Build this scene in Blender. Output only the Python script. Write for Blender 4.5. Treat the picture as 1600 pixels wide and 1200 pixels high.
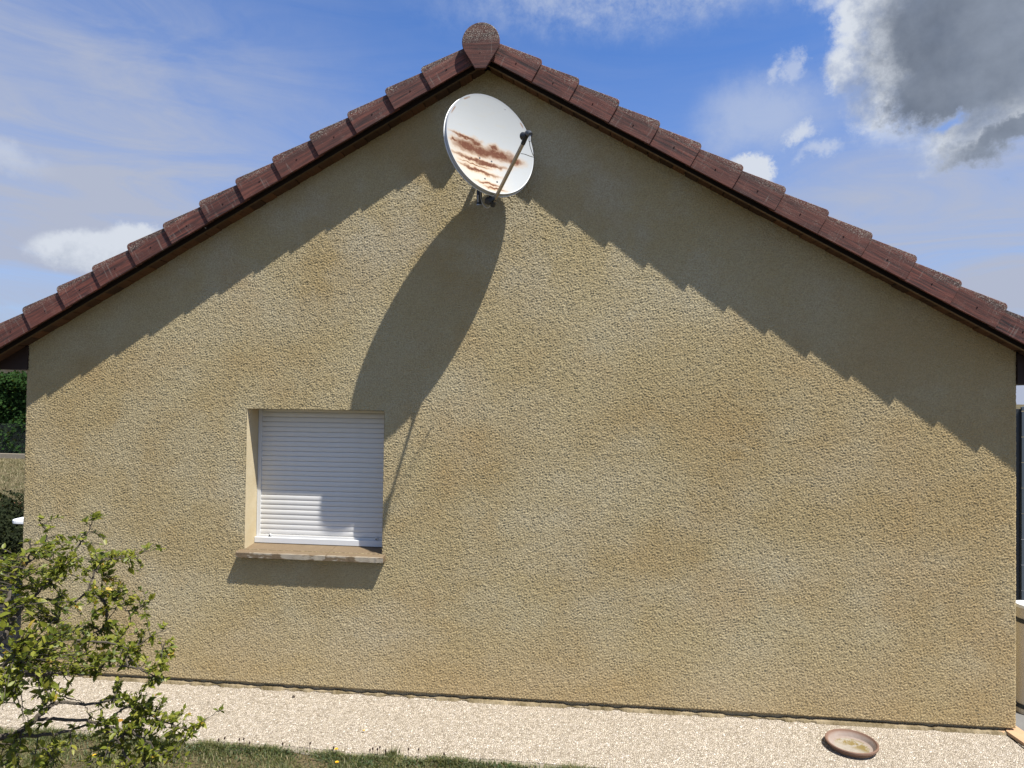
import bpy, bmesh, math, random
import numpy as np
from mathutils import Vector, Matrix
from math import sin, cos, pi, radians, atan2, sqrt

random.seed(7); rng = np.random.default_rng(7)
sc = bpy.context.scene
for o in list(bpy.data.objects): bpy.data.objects.remove(o)
col = sc.collection

# ------------------------------------------------------------------ camera
CAM = Vector((0.6954, -4.7428, 2.1308)); FPX = 1050.0
yaw, pitch, roll = -0.1035, 0.0164, 0.0135
fw = Vector((sin(yaw)*cos(pitch), cos(yaw)*cos(pitch), sin(pitch)))
rt = Vector((cos(yaw), -sin(yaw), 0)); up = rt.cross(fw)
r2 = cos(roll)*rt + sin(roll)*up; u2 = -sin(roll)*rt + cos(roll)*up
cd = bpy.data.cameras.new('camera'); cam = bpy.data.objects.new('camera', cd); col.objects.link(cam)
cam.matrix_world = Matrix(((r2.x, u2.x, -fw.x, CAM.x), (r2.y, u2.y, -fw.y, CAM.y), (r2.z, u2.z, -fw.z, CAM.z), (0, 0, 0, 1)))
cd.sensor_width = 36; cd.lens = FPX/1600*36; cd.clip_start = 0.05; cd.clip_end = 3000
sc.camera = cam
def at(px, py, Y):                       # a point seen at pixel px,py lying on the plane y = Y
    d = fw + (px-800)/FPX*r2 - (py-600)/FPX*u2
    return CAM + d*((Y-CAM.y)/d.y)
def ground_at(px, py, Z):
    d = fw + (px-800)/FPX*r2 - (py-600)/FPX*u2
    return CAM + d*((Z-CAM.z)/d.z)

# ------------------------------------------------------------------ sun, exposure
SUN = Vector((1.5, -1.0, 3.5)).normalized()
sl = bpy.data.lights.new('sun', 'SUN'); so = bpy.data.objects.new('sun', sl); col.objects.link(so)
sl.energy = 4.6; sl.angle = radians(0.53); sl.color = (1.0, 0.97, 0.91)
so.rotation_euler = SUN.to_track_quat('Z', 'Y').to_euler()
so.location = (6, -4, 14)
sc.view_settings.view_transform = 'Standard'; sc.view_settings.look = 'None'
sc.view_settings.gamma = 1; sc.view_settings.use_curve_mapping = False
sc.view_settings.exposure = 0.95
try:
    sc.cycles.max_bounces = 6
except Exception: pass

# ------------------------------------------------------------------ node helper
class NT:
    def __init__(s, tree):
        s.t = tree; s.n = tree.nodes; s.l = tree.links
    def new(s, typ, **kw):
        n = s.n.new(typ)
        for k, v in kw.items(): setattr(n, k, v)
        return n
    def put(s, sock, v):
        if isinstance(v, bpy.types.NodeSocket): s.l.new(v, sock)
        elif v is not None: sock.default_value = v
    def m(s, op, a, b=None, c=None, clamp=False):
        n = s.new('ShaderNodeMath', operation=op); n.use_clamp = clamp
        s.put(n.inputs[0], a)
        if b is not None: s.put(n.inputs[1], b)
        if c is not None: s.put(n.inputs[2], c)
        return n.outputs[0]
    def noise(s, vec, scale, detail=3, rough=.5, dist=0, lac=2.0):
        n = s.new('ShaderNodeTexNoise'); s.put(n.inputs['Vector'], vec)
        n.inputs['Scale'].default_value = scale; n.inputs['Detail'].default_value = detail
        n.inputs['Roughness'].default_value = rough; n.inputs['Distortion'].default_value = dist
        n.inputs['Lacunarity'].default_value = lac
        return n.outputs[0]
    def vor(s, vec, scale, feature='F1', out='Distance', rand=1):
        n = s.new('ShaderNodeTexVoronoi', feature=feature); s.put(n.inputs['Vector'], vec)
        n.inputs['Scale'].default_value = scale
        try: n.inputs['Randomness'].default_value = rand
        except Exception: pass
        return n.outputs[out]
    def map(s, vec, scale=(1, 1, 1), loc=(0, 0, 0), rot=(0, 0, 0)):
        n = s.new('ShaderNodeMapping'); s.put(n.inputs['Vector'], vec)
        n.inputs['Scale'].default_value = scale; n.inputs['Location'].default_value = loc; n.inputs['Rotation'].default_value = rot
        return n.outputs[0]
    def rng(s, v, a, b, c=0., d=1., smooth=False):
        n = s.new('ShaderNodeMapRange'); n.clamp = True
        if smooth: n.interpolation_type = 'SMOOTHSTEP'
        s.put(n.inputs[0], v); n.inputs[1].default_value = a; n.inputs[2].default_value = b
        n.inputs[3].default_value = c; n.inputs[4].default_value = d
        return n.outputs[0]
    def mix(s, f, a, b, blend='MIX'):
        n = s.new('ShaderNodeMix', data_type='RGBA', blend_type=blend)
        s.put(n.inputs[0], f)
        for i, v in ((6, a), (7, b)):
            if isinstance(v, tuple) and len(v) == 3: v = (*v, 1)
            s.put(n.inputs[i], v)
        return n.outputs[2]
    def ramp(s, f, stops):
        n = s.new('ShaderNodeValToRGB'); s.put(n.inputs[0], f); e = n.color_ramp.elements
        while len(e) < len(stops): e.new(.5)
        for el, (p, c) in zip(e, stops): el.position = p; el.color = (*c, 1)
        return n.outputs[0]
    def sep(s, v):
        n = s.new('ShaderNodeSeparateXYZ'); s.put(n.inputs[0], v); return n.outputs

def material(name, fn, rough=.8, spec=.3, metal=0.):
    m = bpy.data.materials.new(name); m.use_nodes = True
    k = NT(m.node_tree); b = m.node_tree.nodes['Principled BSDF']
    b.inputs['Roughness'].default_value = rough; b.inputs['Metallic'].default_value = metal
    b.inputs['Specular IOR Level'].default_value = spec
    tc = k.new('ShaderNodeTexCoord')
    r = fn(k, tc.outputs['Object'], b)
    if r is not None:
        k.put(b.inputs['Base Color'], (*r, 1) if isinstance(r, tuple) else r)
    return m
def bump(k, b, h, strength, dist):
    n = k.new('ShaderNodeBump'); n.inputs['Strength'].default_value = strength; n.inputs['Distance'].default_value = dist
    k.put(n.inputs['Height'], h); k.l.new(n.outputs[0], b.inputs['Normal'])
def simple(name, c, rough=.6, spec=.4, metal=0., var=.12, scale=12):
    def f(k, v, b):
        n = k.noise(v, scale, 4, .6)
        lo = tuple(x*(1-var) for x in c); hi = tuple(min(1, x*(1+var)) for x in c)
        return k.mix(n, lo, hi)
    return material(name, f, rough, spec, metal)

# ------------------------------------------------------------------ world: daylight sky with clouds
w = bpy.data.worlds.new('World'); sc.world = w; w.use_nodes = True
k = NT(w.node_tree); bg = w.node_tree.nodes['Background']
sky = k.new('ShaderNodeTexSky', sky_type='NISHITA'); sky.sun_disc = False
sky.sun_elevation = math.asin(SUN.z); sky.sun_rotation = atan2(SUN.x, SUN.y)
sky.air_density = 1.0; sky.dust_density = 0.6; sky.ozone_density = 2.2
D = k.new('ShaderNodeTexCoord').outputs['Generated']
sx, sy, sz = k.sep(D)[:3]
az = k.m('MULTIPLY', k.m('ARCTAN2', sx, sy), 180/pi)
el = k.m('MULTIPLY', k.m('ARCSINE', sz), 180/pi)
# domain warp (in degrees)
wz = k.m('MULTIPLY', k.m('SUBTRACT', k.noise(D, 9, 7, .68), .5), 10.0)
wz2 = k.m('MULTIPLY', k.m('SUBTRACT', k.noise(k.map(D, loc=(5, 3, 1)), 9, 6, .62), .5), 7.0)
fz = k.m('MULTIPLY', k.m('SUBTRACT', k.noise(D, 34, 6, .72), .5), 3.8)
azw = k.m('ADD', k.m('ADD', az, wz), fz); elw = k.m('ADD', k.m('ADD', el, wz2), fz)
def blob(a0, e0, ra, re, soft=.5, rot=0., warp=1.0):
    # falls from 1 in the middle to 0 beyond the rim
    A = k.m('ADD', az, k.m('MULTIPLY', k.m('SUBTRACT', azw, az), warp))
    E_ = k.m('ADD', el, k.m('MULTIPLY', k.m('SUBTRACT', elw, el), warp))
    da = k.m('SUBTRACT', A, a0); de = k.m('SUBTRACT', E_, e0)
    c_, s_ = cos(radians(rot)), sin(radians(rot))
    x = k.m('DIVIDE', k.m('ADD', k.m('MULTIPLY', da, c_), k.m('MULTIPLY', de, s_)), ra)
    y = k.m('DIVIDE', k.m('SUBTRACT', k.m('MULTIPLY', de, c_), k.m('MULTIPLY', da, s_)), re)
    d = k.m('SQRT', k.m('ADD', k.m('MULTIPLY', x, x), k.m('MULTIPLY', y, y)))
    return k.rng(d, 1+soft*.5, 1-soft*.5, 0, 1, True)
mx = lambda *a: a[0] if len(a) == 1 else k.m('MAXIMUM', a[0], mx(*a[1:]))
base = k.mix(1.0, sky.outputs[0], (0.56, 0.80, 1.18), 'MULTIPLY')
PALE = (2.85, 3.15, 4.0)
# high thin veil, everywhere, thicker towards the horizon and to the left
cir = k.noise(k.map(D, scale=(1.3, 1.3, 6.0), rot=(.12, .10, .3)), 2.6, 8, .62, .9)
veil = k.rng(cir, .36, .78, 0, 1)
hor = k.rng(el, 27, 3, 0.0, .62)
leftv = mx(k.m('MULTIPLY', blob(-46, 12, 24, 16, 1.3, 12, .6), .8), k.m('MULTIPLY', blob(30, 7, 22, 13, 1.2, -8, .6), .9))
vamt = k.m('ADD', k.m('MULTIPLY', veil, k.m('ADD', .12, k.m('MULTIPLY', leftv, .80))), k.m('ADD', k.m('MULTIPLY', hor, .35), k.m('MULTIPLY', leftv, .50)), clamp=True)
c0 = k.mix(vamt, base, (*PALE, 1))
# thin streaks at the top
st = k.m('MULTIPLY', blob(8, 31.5, 17, 2.8, 1.2, 2, .5), k.rng(k.noise(D, 30, 6, .7), .35, .65, .1, .75))
wis = k.m('MULTIPLY', blob(14.3, 21.6, 4.2, 2.1, 1.5, 4, .55), .62)
c0 = k.mix(k.m('MAXIMUM', st, wis), c0, (3.3, 3.75, 4.75, 1))
WHITE = (4.5, 4.8, 5.3); GREY = (.92, 1.12, 1.5); MID = (2.5, 2.8, 3.4)
# broken white margin of the large cloud, its grey body in front
edge = mx(blob(21.6, 26.6, 1.8, 2.6, .9, 0, .55), blob(20.6, 23.8, 1.3, 1.5, .9, 0, .5), blob(22.6, 21.3, 2.0, 1.5, 1.0, 20, .5), blob(24.0, 24.3, 3.6, 5.0, .8, 0, .6),
          blob(30, 19.0, 5.0, 1.9, 1.0, 8, .8), blob(29.6, 24.6, 7.2, 6.2, .7, 0, .8), blob(23.5, 29.5, 4.5, 3.0, .9, 0, .6))
body = mx(blob(29.5, 25.0, 6.6, 6.2, .7, -10, .75), blob(26.6, 21.7, 3.6, 2.3, .9, -12, .8), blob(31, 17.9, 4.0, 1.1, 1.0, 8, .8))
hole = blob(26.9, 19.5, .9, .42, 1.5, 18, .5)
fine = k.noise(D, 16, 7, .6)
c1 = k.mix(k.m('MULTIPLY', k.m('MULTIPLY', edge, k.rng(fine, .30, .55, .45, 1)), k.m('SUBTRACT', 1, hole)), c0, k.mix(k.rng(fine, .36, .56), (*MID, 1), (*WHITE, 1)))
gcol = k.mix(k.rng(k.noise(D, 7, 6, .6), .35, .68), (*GREY, 1), (1.75, 2.05, 2.6, 1))
c1 = k.mix(k.m('MULTIPLY', k.m('MULTIPLY', body, .96), k.m('SUBTRACT', 1, hole)), c1, gcol)
# small cumulus
cum = mx(blob(-37.0, 10.2, 4.6, 1.5, .55, 3, .35), blob(-35.6, 11.2, 2.2, 1.1, .5, 0, .35), blob(-39.0, 10.4, 2.6, 1.0, .7, 0, .4), k.m('MULTIPLY', blob(-45, 15.6, 3.0, .9, 1.5, 0, .5), .45))
cum2 = mx(blob(13.9, 17.2, 1.45, 1.6, .4, -20, .42), blob(12.9, 17.8, 1.2, 1.0, .45, 0, .42), k.m('MULTIPLY', blob(16.9, 19.9, 1.0, .65, 1.4, 15, .7), .8), k.m('MULTIPLY', mx(blob(16.7, 24.6, .8, .7, 1.5, 30, .75), blob(15.1, 24.3, .8, .5, 1.5, 30, .75), blob(-15.6, 21.3, 1.0, .35, 1.4, -12, .4), blob(18.4, 18.6, 1.3, .4, 1.6, 15, .7)), .5))
shade = k.rng(k.m('ADD', elw, k.m('MULTIPLY', fine, 3)), 8.6, 12.2)
ccol = k.mix(shade, (2.3, 2.65, 3.4, 1), (*WHITE, 1))
c1 = k.mix(k.m('MULTIPLY', cum, .92), c1, ccol)
c1 = k.mix(k.m('MULTIPLY', cum2, .95), c1, (*WHITE, 1))
# unseen cumulus fields behind and beside the viewer, thickened and whitened for neutral fill light
far = k.rng(k.m('ABSOLUTE', az), 50, 75)
fld = k.m('MULTIPLY', k.rng(k.noise(k.map(D, scale=(1, 1, 2.2)), 3.4, 8, .58), .47, .60), far)
c1 = k.mix(k.m('MULTIPLY', fld, .85), c1, (3.9, 3.95, 4.1, 1))
w.node_tree.links.new(c1, bg.inputs['Color']); bg.inputs['Strength'].default_value = 0.08

# ------------------------------------------------------------------ mesh helpers
def tag(o, label=None, cat=None, group=None, kind=None):
    for a, v in (('label', label), ('category', cat), ('group', group), ('kind', kind)):
        if v: o[a] = v
    return o
def thing(name, loc, label, cat, group=None):
    o = bpy.data.objects.new(name, None); o.location = loc; o.empty_display_size = .1; col.objects.link(o)
    return tag(o, label, cat, group)
def wpos(o):
    p = Vector((0, 0, 0))
    while o is not None: p = p + o.location; o = o.parent
    return p
def link(name, me, parent=None, loc=None):
    o = bpy.data.objects.new(name, me); col.objects.link(o)
    L = Vector(loc) if loc is not None else Vector((0, 0, 0))
    if parent is not None:
        o.parent = parent; L = L - wpos(parent)
    o.location = L
    return o
class MB:
    """collects faces in world coordinates; build() makes one object with its origin at the first point's area"""
    def __init__(s): s.v = []; s.f = []; s.mi = []; s.cur = 0
    def add(s, vs, fs, mi=None):
        b = len(s.v); s.v += [tuple(x) for x in vs]; s.f += [tuple(b+i for i in f) for f in fs]
        s.mi += [s.cur if mi is None else mi]*len(fs); return s
    def box(s, x0, x1, y0, y1, z0, z1):
        return s.add([(x, y, z) for x in (x0, x1) for y in (y0, y1) for z in (z0, z1)],
                     [(0, 1, 3, 2), (4, 6, 7, 5), (0, 4, 5, 1), (2, 3, 7, 6), (0, 2, 6, 4), (1, 5, 7, 3)])
    def prism(s, poly, a, b):      # poly: list of 3D points, extruded by vector (b-a)
        n = len(poly); d = Vector(b)-Vector(a)
        vs = [Vector(p) for p in poly] + [Vector(p)+d for p in poly]
        return s.add(vs, [tuple(range(n))[::-1], tuple(range(n, 2*n))] + [(i, (i+1) % n, n+(i+1) % n, n+i) for i in range(n)])
    def tube(s, pts, rad, n=8, cap=True):
        pts = [Vector(p) for p in pts]; N = len(pts)
        if not hasattr(rad, '__len__'): rad = [rad]*N
        vs = []; prev = None
        for i, p in enumerate(pts):
            t = (pts[min(i+1, N-1)]-pts[max(i-1, 0)]).normalized()
            if prev is None:
                a = t.orthogonal().normalized()
            else:
                a = (prev - t*prev.dot(t)).normalized()
            prev = a; b = t.cross(a)
            vs += [p + rad[i]*(cos(2*pi*j/n)*a + sin(2*pi*j/n)*b) for j in range(n)]
        fs = [(i*n+j, i*n+(j+1) % n, (i+1)*n+(j+1) % n, (i+1)*n+j) for i in range(N-1) for j in range(n)]
        if cap: fs += [tuple(range(n))[::-1], tuple((N-1)*n+j for j in range(n))]
        return s.add(vs, fs)
    def lathe(s, prof, c, axis=Vector((0, 0, 1)), n=40, squash=1.):
        axis = axis.normalized(); a = axis.orthogonal().normalized(); b = axis.cross(a); c = Vector(c)
        vs = [c + axis*z + r*(cos(2*pi*j/n)*a + squash*sin(2*pi*j/n)*b) for r, z in prof for j in range(n)]
        M = len(prof)
        return s.add(vs, [(i*n+j, i*n+(j+1) % n, (i+1)*n+(j+1) % n, (i+1)*n+j) for i in range(M-1) for j in range(n)])
    def mesh(s, name, mats, origin=(0, 0, 0), smooth=False, bevel=0, seg=2, fixn=True):
        me = bpy.data.meshes.new(name); O = Vector(origin)
        me.from_pydata([Vector(v)-O for v in s.v], [], s.f)
        if not isinstance(mats, (list, tuple)): mats = [mats]
        for m_ in mats: me.materials.append(m_)
        for p, i in zip(me.polygons, s.mi): p.material_index = i
        if fixn or bevel:
            bm = bmesh.new(); bm.from_mesh(me)
            if fixn: bmesh.ops.recalc_face_normals(bm, faces=bm.faces)
            if bevel:
                es = [e for e in bm.edges if len(e.link_faces) == 2 and e.calc_face_angle(0) > .5]
                bmesh.ops.bevel(bm, geom=es, offset=bevel, segments=seg, profile=.5, affect='EDGES', clamp_overlap=True)
            bm.to_mesh(me); bm.free()
        if smooth:
            for p in me.polygons: p.use_smooth = True
            try: me.set_sharp_from_angle(angle=radians(38))
            except Exception: pass
        me.update(); return me
    def build(s, name, mats, parent=None, smooth=False, bevel=0, seg=2, fixn=True, origin=None):
        if origin is None:
            a = np.array([tuple(v) for v in s.v]); origin = Vector(((a[:, 0].min()+a[:, 0].max())/2, (a[:, 1].min()+a[:, 1].max())/2, a[:, 2].min()))
        me = s.mesh(name, mats, origin, smooth, bevel, seg, fixn)
        return link(name, me, parent, origin)
def fast_mesh(name, V, F, mats, mi=None, smooth=False):     # numpy arrays; all faces the same size
    me = bpy.data.meshes.new(name); nf, kf = F.shape
    me.vertices.add(len(V)); me.vertices.foreach_set('co', V.astype(np.float32).ravel())
    me.loops.add(nf*kf); me.loops.foreach_set('vertex_index', F.astype(np.int32).ravel())
    me.polygons.add(nf); me.polygons.foreach_set('loop_start', np.arange(0, nf*kf, kf, dtype=np.int32))
    try: me.polygons.foreach_set('loop_total', np.full(nf, kf, dtype=np.int32))
    except Exception: pass
    for m_ in (mats if isinstance(mats, (list, tuple)) else [mats]): me.materials.append(m_)
    if mi is not None: me.polygons.foreach_set('material_index', mi.astype(np.int32))
    if smooth: me.polygons.foreach_set('use_smooth', np.ones(nf, dtype=bool))
    me.update(calc_edges=True); me.validate(); return me

# ------------------------------------------------------------------ materials
def f_render(k, v, b):
    big = k.noise(v, .9, 5, .55, .3); big2 = k.noise(k.map(v, loc=(7, 2, 5)), 1.7, 5, .6, .4); med = k.noise(k.map(v, loc=(1, 9, 3)), 4.5, 4, .6)
    c = k.ramp(big, [(.30, (0.342, 0.231, 0.090)), (.44, (0.374, 0.281, 0.132)), (.56, (0.406, 0.322, 0.165)), (.72, (0.434, 0.360, 0.206))])
    c = k.mix(k.rng(big2, .50, .68, 0, .6), c, (0.429, 0.370, 0.232))                 # washed out greyish patches
    pat = k.noise(k.map(v, loc=(4, 1, 6), scale=(1, 1, 1.7)), 1.0, 5, .58)
    zz_ = k.sep(v)[2]; xx_ = k.sep(v)[0]
    c = k.mix(k.m('MULTIPLY', k.rng(pat, .46, .68, 0, .68), k.m('ADD', k.rng(zz_, 2.6, .9, .45, 1.0), 0)), c, (.475, .42, .295))   # bleached clouds, most of them low down
    c = k.mix(k.m('MULTIPLY', k.m('MULTIPLY', k.rng(zz_, 2.4, 3.2), k.rng(k.noise(k.map(v, loc=(9, 4, 2)), 1.8, 5, .6), .45, .62)), .5), c, (.46, .43, .34))
    c = k.mix(k.rng(k.noise(k.map(v, loc=(3, 3, 8)), 1.3, 4, .6), .54, .72, 0, .55), c, (0.396, 0.258, 0.107))   # rusty tan patches
    x, y, z = k.sep(v)[:3]
    low = k.m('MULTIPLY', k.rng(z, .55, -.02, 0, .55), k.rng(big2, .35, .6, .3, 1))
    c = k.mix(low, c, (0.418, 0.275, 0.118))                                            # splash zone along the foot
    c = k.mix(k.m('MULTIPLY', k.rng(x, 1.9, 3.5, 0, .70), k.rng(med, .35, .6, .35, 1)), c, (0.379, 0.252, 0.100))
    q = k.map(v, rot=(0.760, 0.538, 0.925), loc=(3.1, 1.7, 2.3))
    d1 = k.noise(q, 104, 2.5, .6, .2); d2 = k.noise(q, 260, 2, .5)
    h = k.m('ADD', d1, k.m('MULTIPLY', d2, .35))
    c = k.mix(k.rng(d1, .40, .62, 0, .55), c, (0.219, 0.163, 0.077)); c = k.mix(k.rng(d2, .40, .66, 0, .32), c, (0.542, 0.463, 0.309))
    bump(k, b, h, 1.0, .008)
    return c
M_render = material('roughcast_render', f_render, .93, .15)
M_jamb = material('smooth_cream_render', lambda k, v, b: (bump(k, b, k.noise(v, 60, 4, .6), .25, .004),
    k.mix(k.rng(k.noise(v, 5, 5, .6), .35, .7), (.52, .44, .29), (.46, .37, .22)))[1], .85, .2)
def f_plinth(k, v, b):
    n = k.noise(v, 22, 5, .6); bump(k, b, n, .8, .02)
    return k.mix(n, (.20, .15, .07), (.42, .36, .24))
M_plinth = material('rough_plinth_mortar', f_plinth, .95, .1)
M_mortar = material('spilled_mortar', lambda k, v, b: (bump(k, b, k.noise(v, 45, 5, .7), .9, .01), k.mix(k.rng(k.noise(v, 8, 6, .7), .35, .65), (.10, .075, .035), (.30, .24, .15)))[1], .95, .1)
def f_tile(k, v, b):
    # object space: x along the slope, z up the face
    inf = k.new('ShaderNodeObjectInfo').outputs['Random']
    off = k.new('ShaderNodeVectorMath', operation='ADD'); k.put(off.inputs[0], v)
    cmb = k.new('ShaderNodeCombineXYZ'); k.put(cmb.inputs[0], k.m('MULTIPLY', inf, 37.)); k.put(cmb.inputs[1], k.m('MULTIPLY', inf, 11.)); k.put(cmb.inputs[2], k.m('MULTIPLY', inf, 23.))
    k.put(off.inputs[1], cmb.outputs[0]); p = off.outputs[0]
    st = k.noise(k.map(p, scale=(2.2, 20, 42)), 1.5, 5, .6, .6)
    st2 = k.noise(k.map(p, scale=(60, 8, 6)), 1.0, 4, .6)
    c = k.ramp(st, [(.34, (0.018, 0.012, 0.012)), (.46, (0.055, 0.023, 0.019)), (.58, (0.105, 0.036, 0.026)), (.75, (0.143, 0.063, 0.046))])
    c = k.mix(k.m('MULTIPLY', k.rng(k.m('FRACT', k.m('MULTIPLY', inf, 7.3)), 0, 1), .55), c, k.mix(1., c, (1.7, 1.45, 1.35), 'MULTIPLY'))
    c = k.mix(k.rng(inf, 0, 1, 0, .45), c, (0.088, 0.034, 0.024))
    x, y, z = k.sep(v)[:3]
    sp = k.noise(p, 150, 5, .75); cl = k.noise(p, 11, 4, .6)
    top = k.rng(z, .095, .152, .0, 1.25)
    lic = k.m('MULTIPLY', k.rng(sp, .53, .60), k.m('ADD', k.m('MULTIPLY', top, k.rng(cl, .30, .54, .35, 1)), k.m('MULTIPLY', k.rng(cl, .54, .70), .38)), clamp=True)
    c = k.mix(lic, c, (0.336, 0.302, 0.248))
    c = k.mix(k.m('MULTIPLY', k.rng(st2, .60, .70), .35), c, (0.252, 0.218, 0.184))
    bump(k, b, k.m('ADD', k.m('MULTIPLY', st, .6), k.m('MULTIPLY', sp, .5)), .6, .004)
    return c
M_tile = material('weathered_concrete_tile', f_tile, .72, .3)
def f_wood(dark, lite):
    def f(k, v, b):
        n = k.noise(k.map(v, scale=(6, 1.2, 40)), 2.2, 5, .6, .6)
        r = k.new('ShaderNodeObjectInfo').outputs['Random']
        c = k.mix(n, dark, lite); c = k.mix(k.m('MULTIPLY', r, .85), c, dark); bump(k, b, n, .4, .004); return c
    return f
M_soffit = material('brown_stained_soffit_wood', f_wood((.022, .011, .007), (.19, .085, .034)), .6, .3)
M_lit_edge = material('bounce_lit_edge_wood', f_wood((.06, .04, .02), (.30, .20, .11)), .8, .2)  # paler wood: bounce light on the barge's lower edge put into the colour
M_barge = material('shade_dark_barge_wood', f_wood((.008, .005, .004), (.028, .017, .010)), .8, .2)  # near-black: shade on the board's front put into the wood colour
M_dark = material('dark_brown_eaves_wood', f_wood((.012, .006, .005), (.03, .014, .010)), .6, .3)
M_white = material('white_shutter_paint', lambda k, v, b: k.mix(k.rng(k.noise(k.map(v, scale=(2, 2, 7)), 3, 5, .6), .4, .8), (.60, .585, .555), (.54, .525, .495)), .42, .45)
M_frame = simple('white_frame_plastic', (.58, .58, .57), .38, .45, 0, .05)
M_black = simple('black_plastic', (.018, .019, .021), .42, .5)
def f_sill(k, v, b):
    n = k.noise(v, 14, 6, .65); f = k.noise(v, 160, 3, .7)
    c = k.mix(n, (.125, .088, .050), (.20, .145, .085)); c = k.mix(k.rng(f, .5, .68, 0, .4), c, (.08, .05, .03))
    x, y, z = k.sep(k.new('ShaderNodeTexCoord').outputs['Object'])[:3]
    g = k.new('ShaderNodeNewGeometry'); ny = k.sep(g.outputs['Normal'])[1]
    face = k.rng(ny, -.5, -.9)
    pat = k.m('MULTIPLY', k.rng(k.noise(k.map(v, scale=(1, 1, 2.2)), 9, 4, .6), .47, .53), face)
    c = k.mix(k.m('MULTIPLY', pat, .8), c, (.40, .35, .27))
    bump(k, b, k.m('ADD', n, f), .5, .004); return c
M_sill = material('brown_stone_sill', f_sill, .7, .3)
def f_conc(k, v, b):
    wv = v
    d = k.vor(wv, 82, 'F1', 'Distance'); colr = k.vor(wv, 82, 'F1', 'Color'); r_ = k.sep(colr)[0]
    e = k.vor(wv, 82, 'DISTANCE_TO_EDGE', 'Distance')
    c = k.ramp(r_, [(0, (0.256, 0.214, 0.142)), (.2, (0.422, 0.364, 0.255)), (.6, (0.512, 0.452, 0.326)), (.85, (0.576, 0.502, 0.368)), (1, (0.691, 0.628, 0.498))])
    c = k.mix(k.rng(k.noise(v, 33, 3, .6), .58, .70, 0, .65), c, (0.140, 0.113, 0.078))
    c = k.mix(k.rng(e, .14, .02, 0, .75), c, (0.108, 0.088, 0.059))
    c = k.mix(k.rng(k.noise(v, 2.2, 4, .6), .35, .7, 0, .25), c, (0.332, 0.283, 0.196))
    bump(k, b, k.m('SUBTRACT', k.rng(e, 0, .35), k.m('MULTIPLY', r_, .4)), .8, .008)
    return c
M_conc = material('exposed_aggregate_concrete', lambda k, v, b: k.mix(1., f_conc(k, v, b), (1.02, 1.0, 1.08), 'MULTIPLY'), .9, .2)
M_edge = material('smooth_concrete_edge', lambda k, v, b: (bump(k, b, k.noise(v, 40, 4, .6), .5, .006), k.mix(k.noise(v, 9, 5, .7), (.16, .135, .10), (.27, .235, .18)))[1], .9, .2)
def f_soil(k, v, b):
    n = k.noise(v, 3.2, 6, .65); f = k.noise(v, 60, 4, .7)
    c = k.mix(k.rng(n, .35, .65), (.065, .065, .026), (.17, .13, .07)); c = k.mix(k.rng(f, .42, .62), c, (.045, .035, .02))
    bump(k, b, f, .7, .02); return c
M_soil = material('dry_lawn_soil', f_soil, .95, .1)
def leaf_mat(name, cols, trans=.35, rough=.45, spec=.4):
    m = bpy.data.materials.new(name); m.use_nodes = True; k = NT(m.node_tree); n = m.node_tree.nodes
    b = n['Principled BSDF']; tc = k.new('ShaderNodeTexCoord').outputs['Object']
    geo = k.new('ShaderNodeNewGeometry'); r = geo.outputs['Random Per Island']
    c = k.ramp(r, [(i/(len(cols)-1), c) for i, c in enumerate(cols)])
    c = k.mix(k.rng(k.noise(tc, 7, 3, .5), .3, .7, 0, .4), c, cols[0])
    k.put(b.inputs['Base Color'], c); b.inputs['Roughness'].default_value = rough; b.inputs['Specular IOR Level'].default_value = spec
    tr = k.new('ShaderNodeBsdfTranslucent'); k.put(tr.inputs['Color'], k.mix(.5, c, (.30, .34, .03)))
    mx_ = k.new('ShaderNodeMixShader'); mx_.inputs[0].default_value = trans
    k.l.new(b.outputs[0], mx_.inputs[1]); k.l.new(tr.outputs[0], mx_.inputs[2]); k.l.new(mx_.outputs[0], n['Material Output'].inputs['Surface'])
    return m
M_leaf = leaf_mat('shrub_leaf', [(.055, .08, .012), (.15, .18, .02), (.25, .26, .03), (.33, .31, .05)], .42)
M_leafy = leaf_mat('yellowed_leaf', [(.42, .22, .03), (.50, .36, .05)], .4)
M_hedge = leaf_mat('hedge_leaf', [(.012, .03, .008), (.018, .042, .010), (.03, .062, .013)], .12, .9, .08)
M_grass = leaf_mat('grass_blade', [(.03, .045, .012), (.07, .095, .022), (.15, .15, .045), (.32, .26, .14)], .3, .6)
M_dgrass = leaf_mat('clover_and_seed_heads', [(.03, .05, .015), (.05, .075, .02), (.045, .03, .018)], .2, .6)
def f_bark(k, v, b):
    n = k.noise(k.map(v, scale=(1, 1, .5)), 55, 4, .6); bump(k, b, n, .6, .004); return k.mix(n, (.03, .024, .018), (.13, .11, .085))
M_bark = material('grey_brown_bark', f_bark, .9, .1)

# ------------------------------------------------------------------ ground
G = -0.04
gv = []; gf = []
m = MB(); S = 600
m.add([(-S, -60, G-.012), (S, -60, G-.012), (S, S, G-.012), (-S, S, G-.012)], [(0, 1, 2, 3)])
ground = m.build('ground', M_soil, fixn=False, origin=(0, 0, G-.012)); tag(ground, kind='structure')
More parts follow.
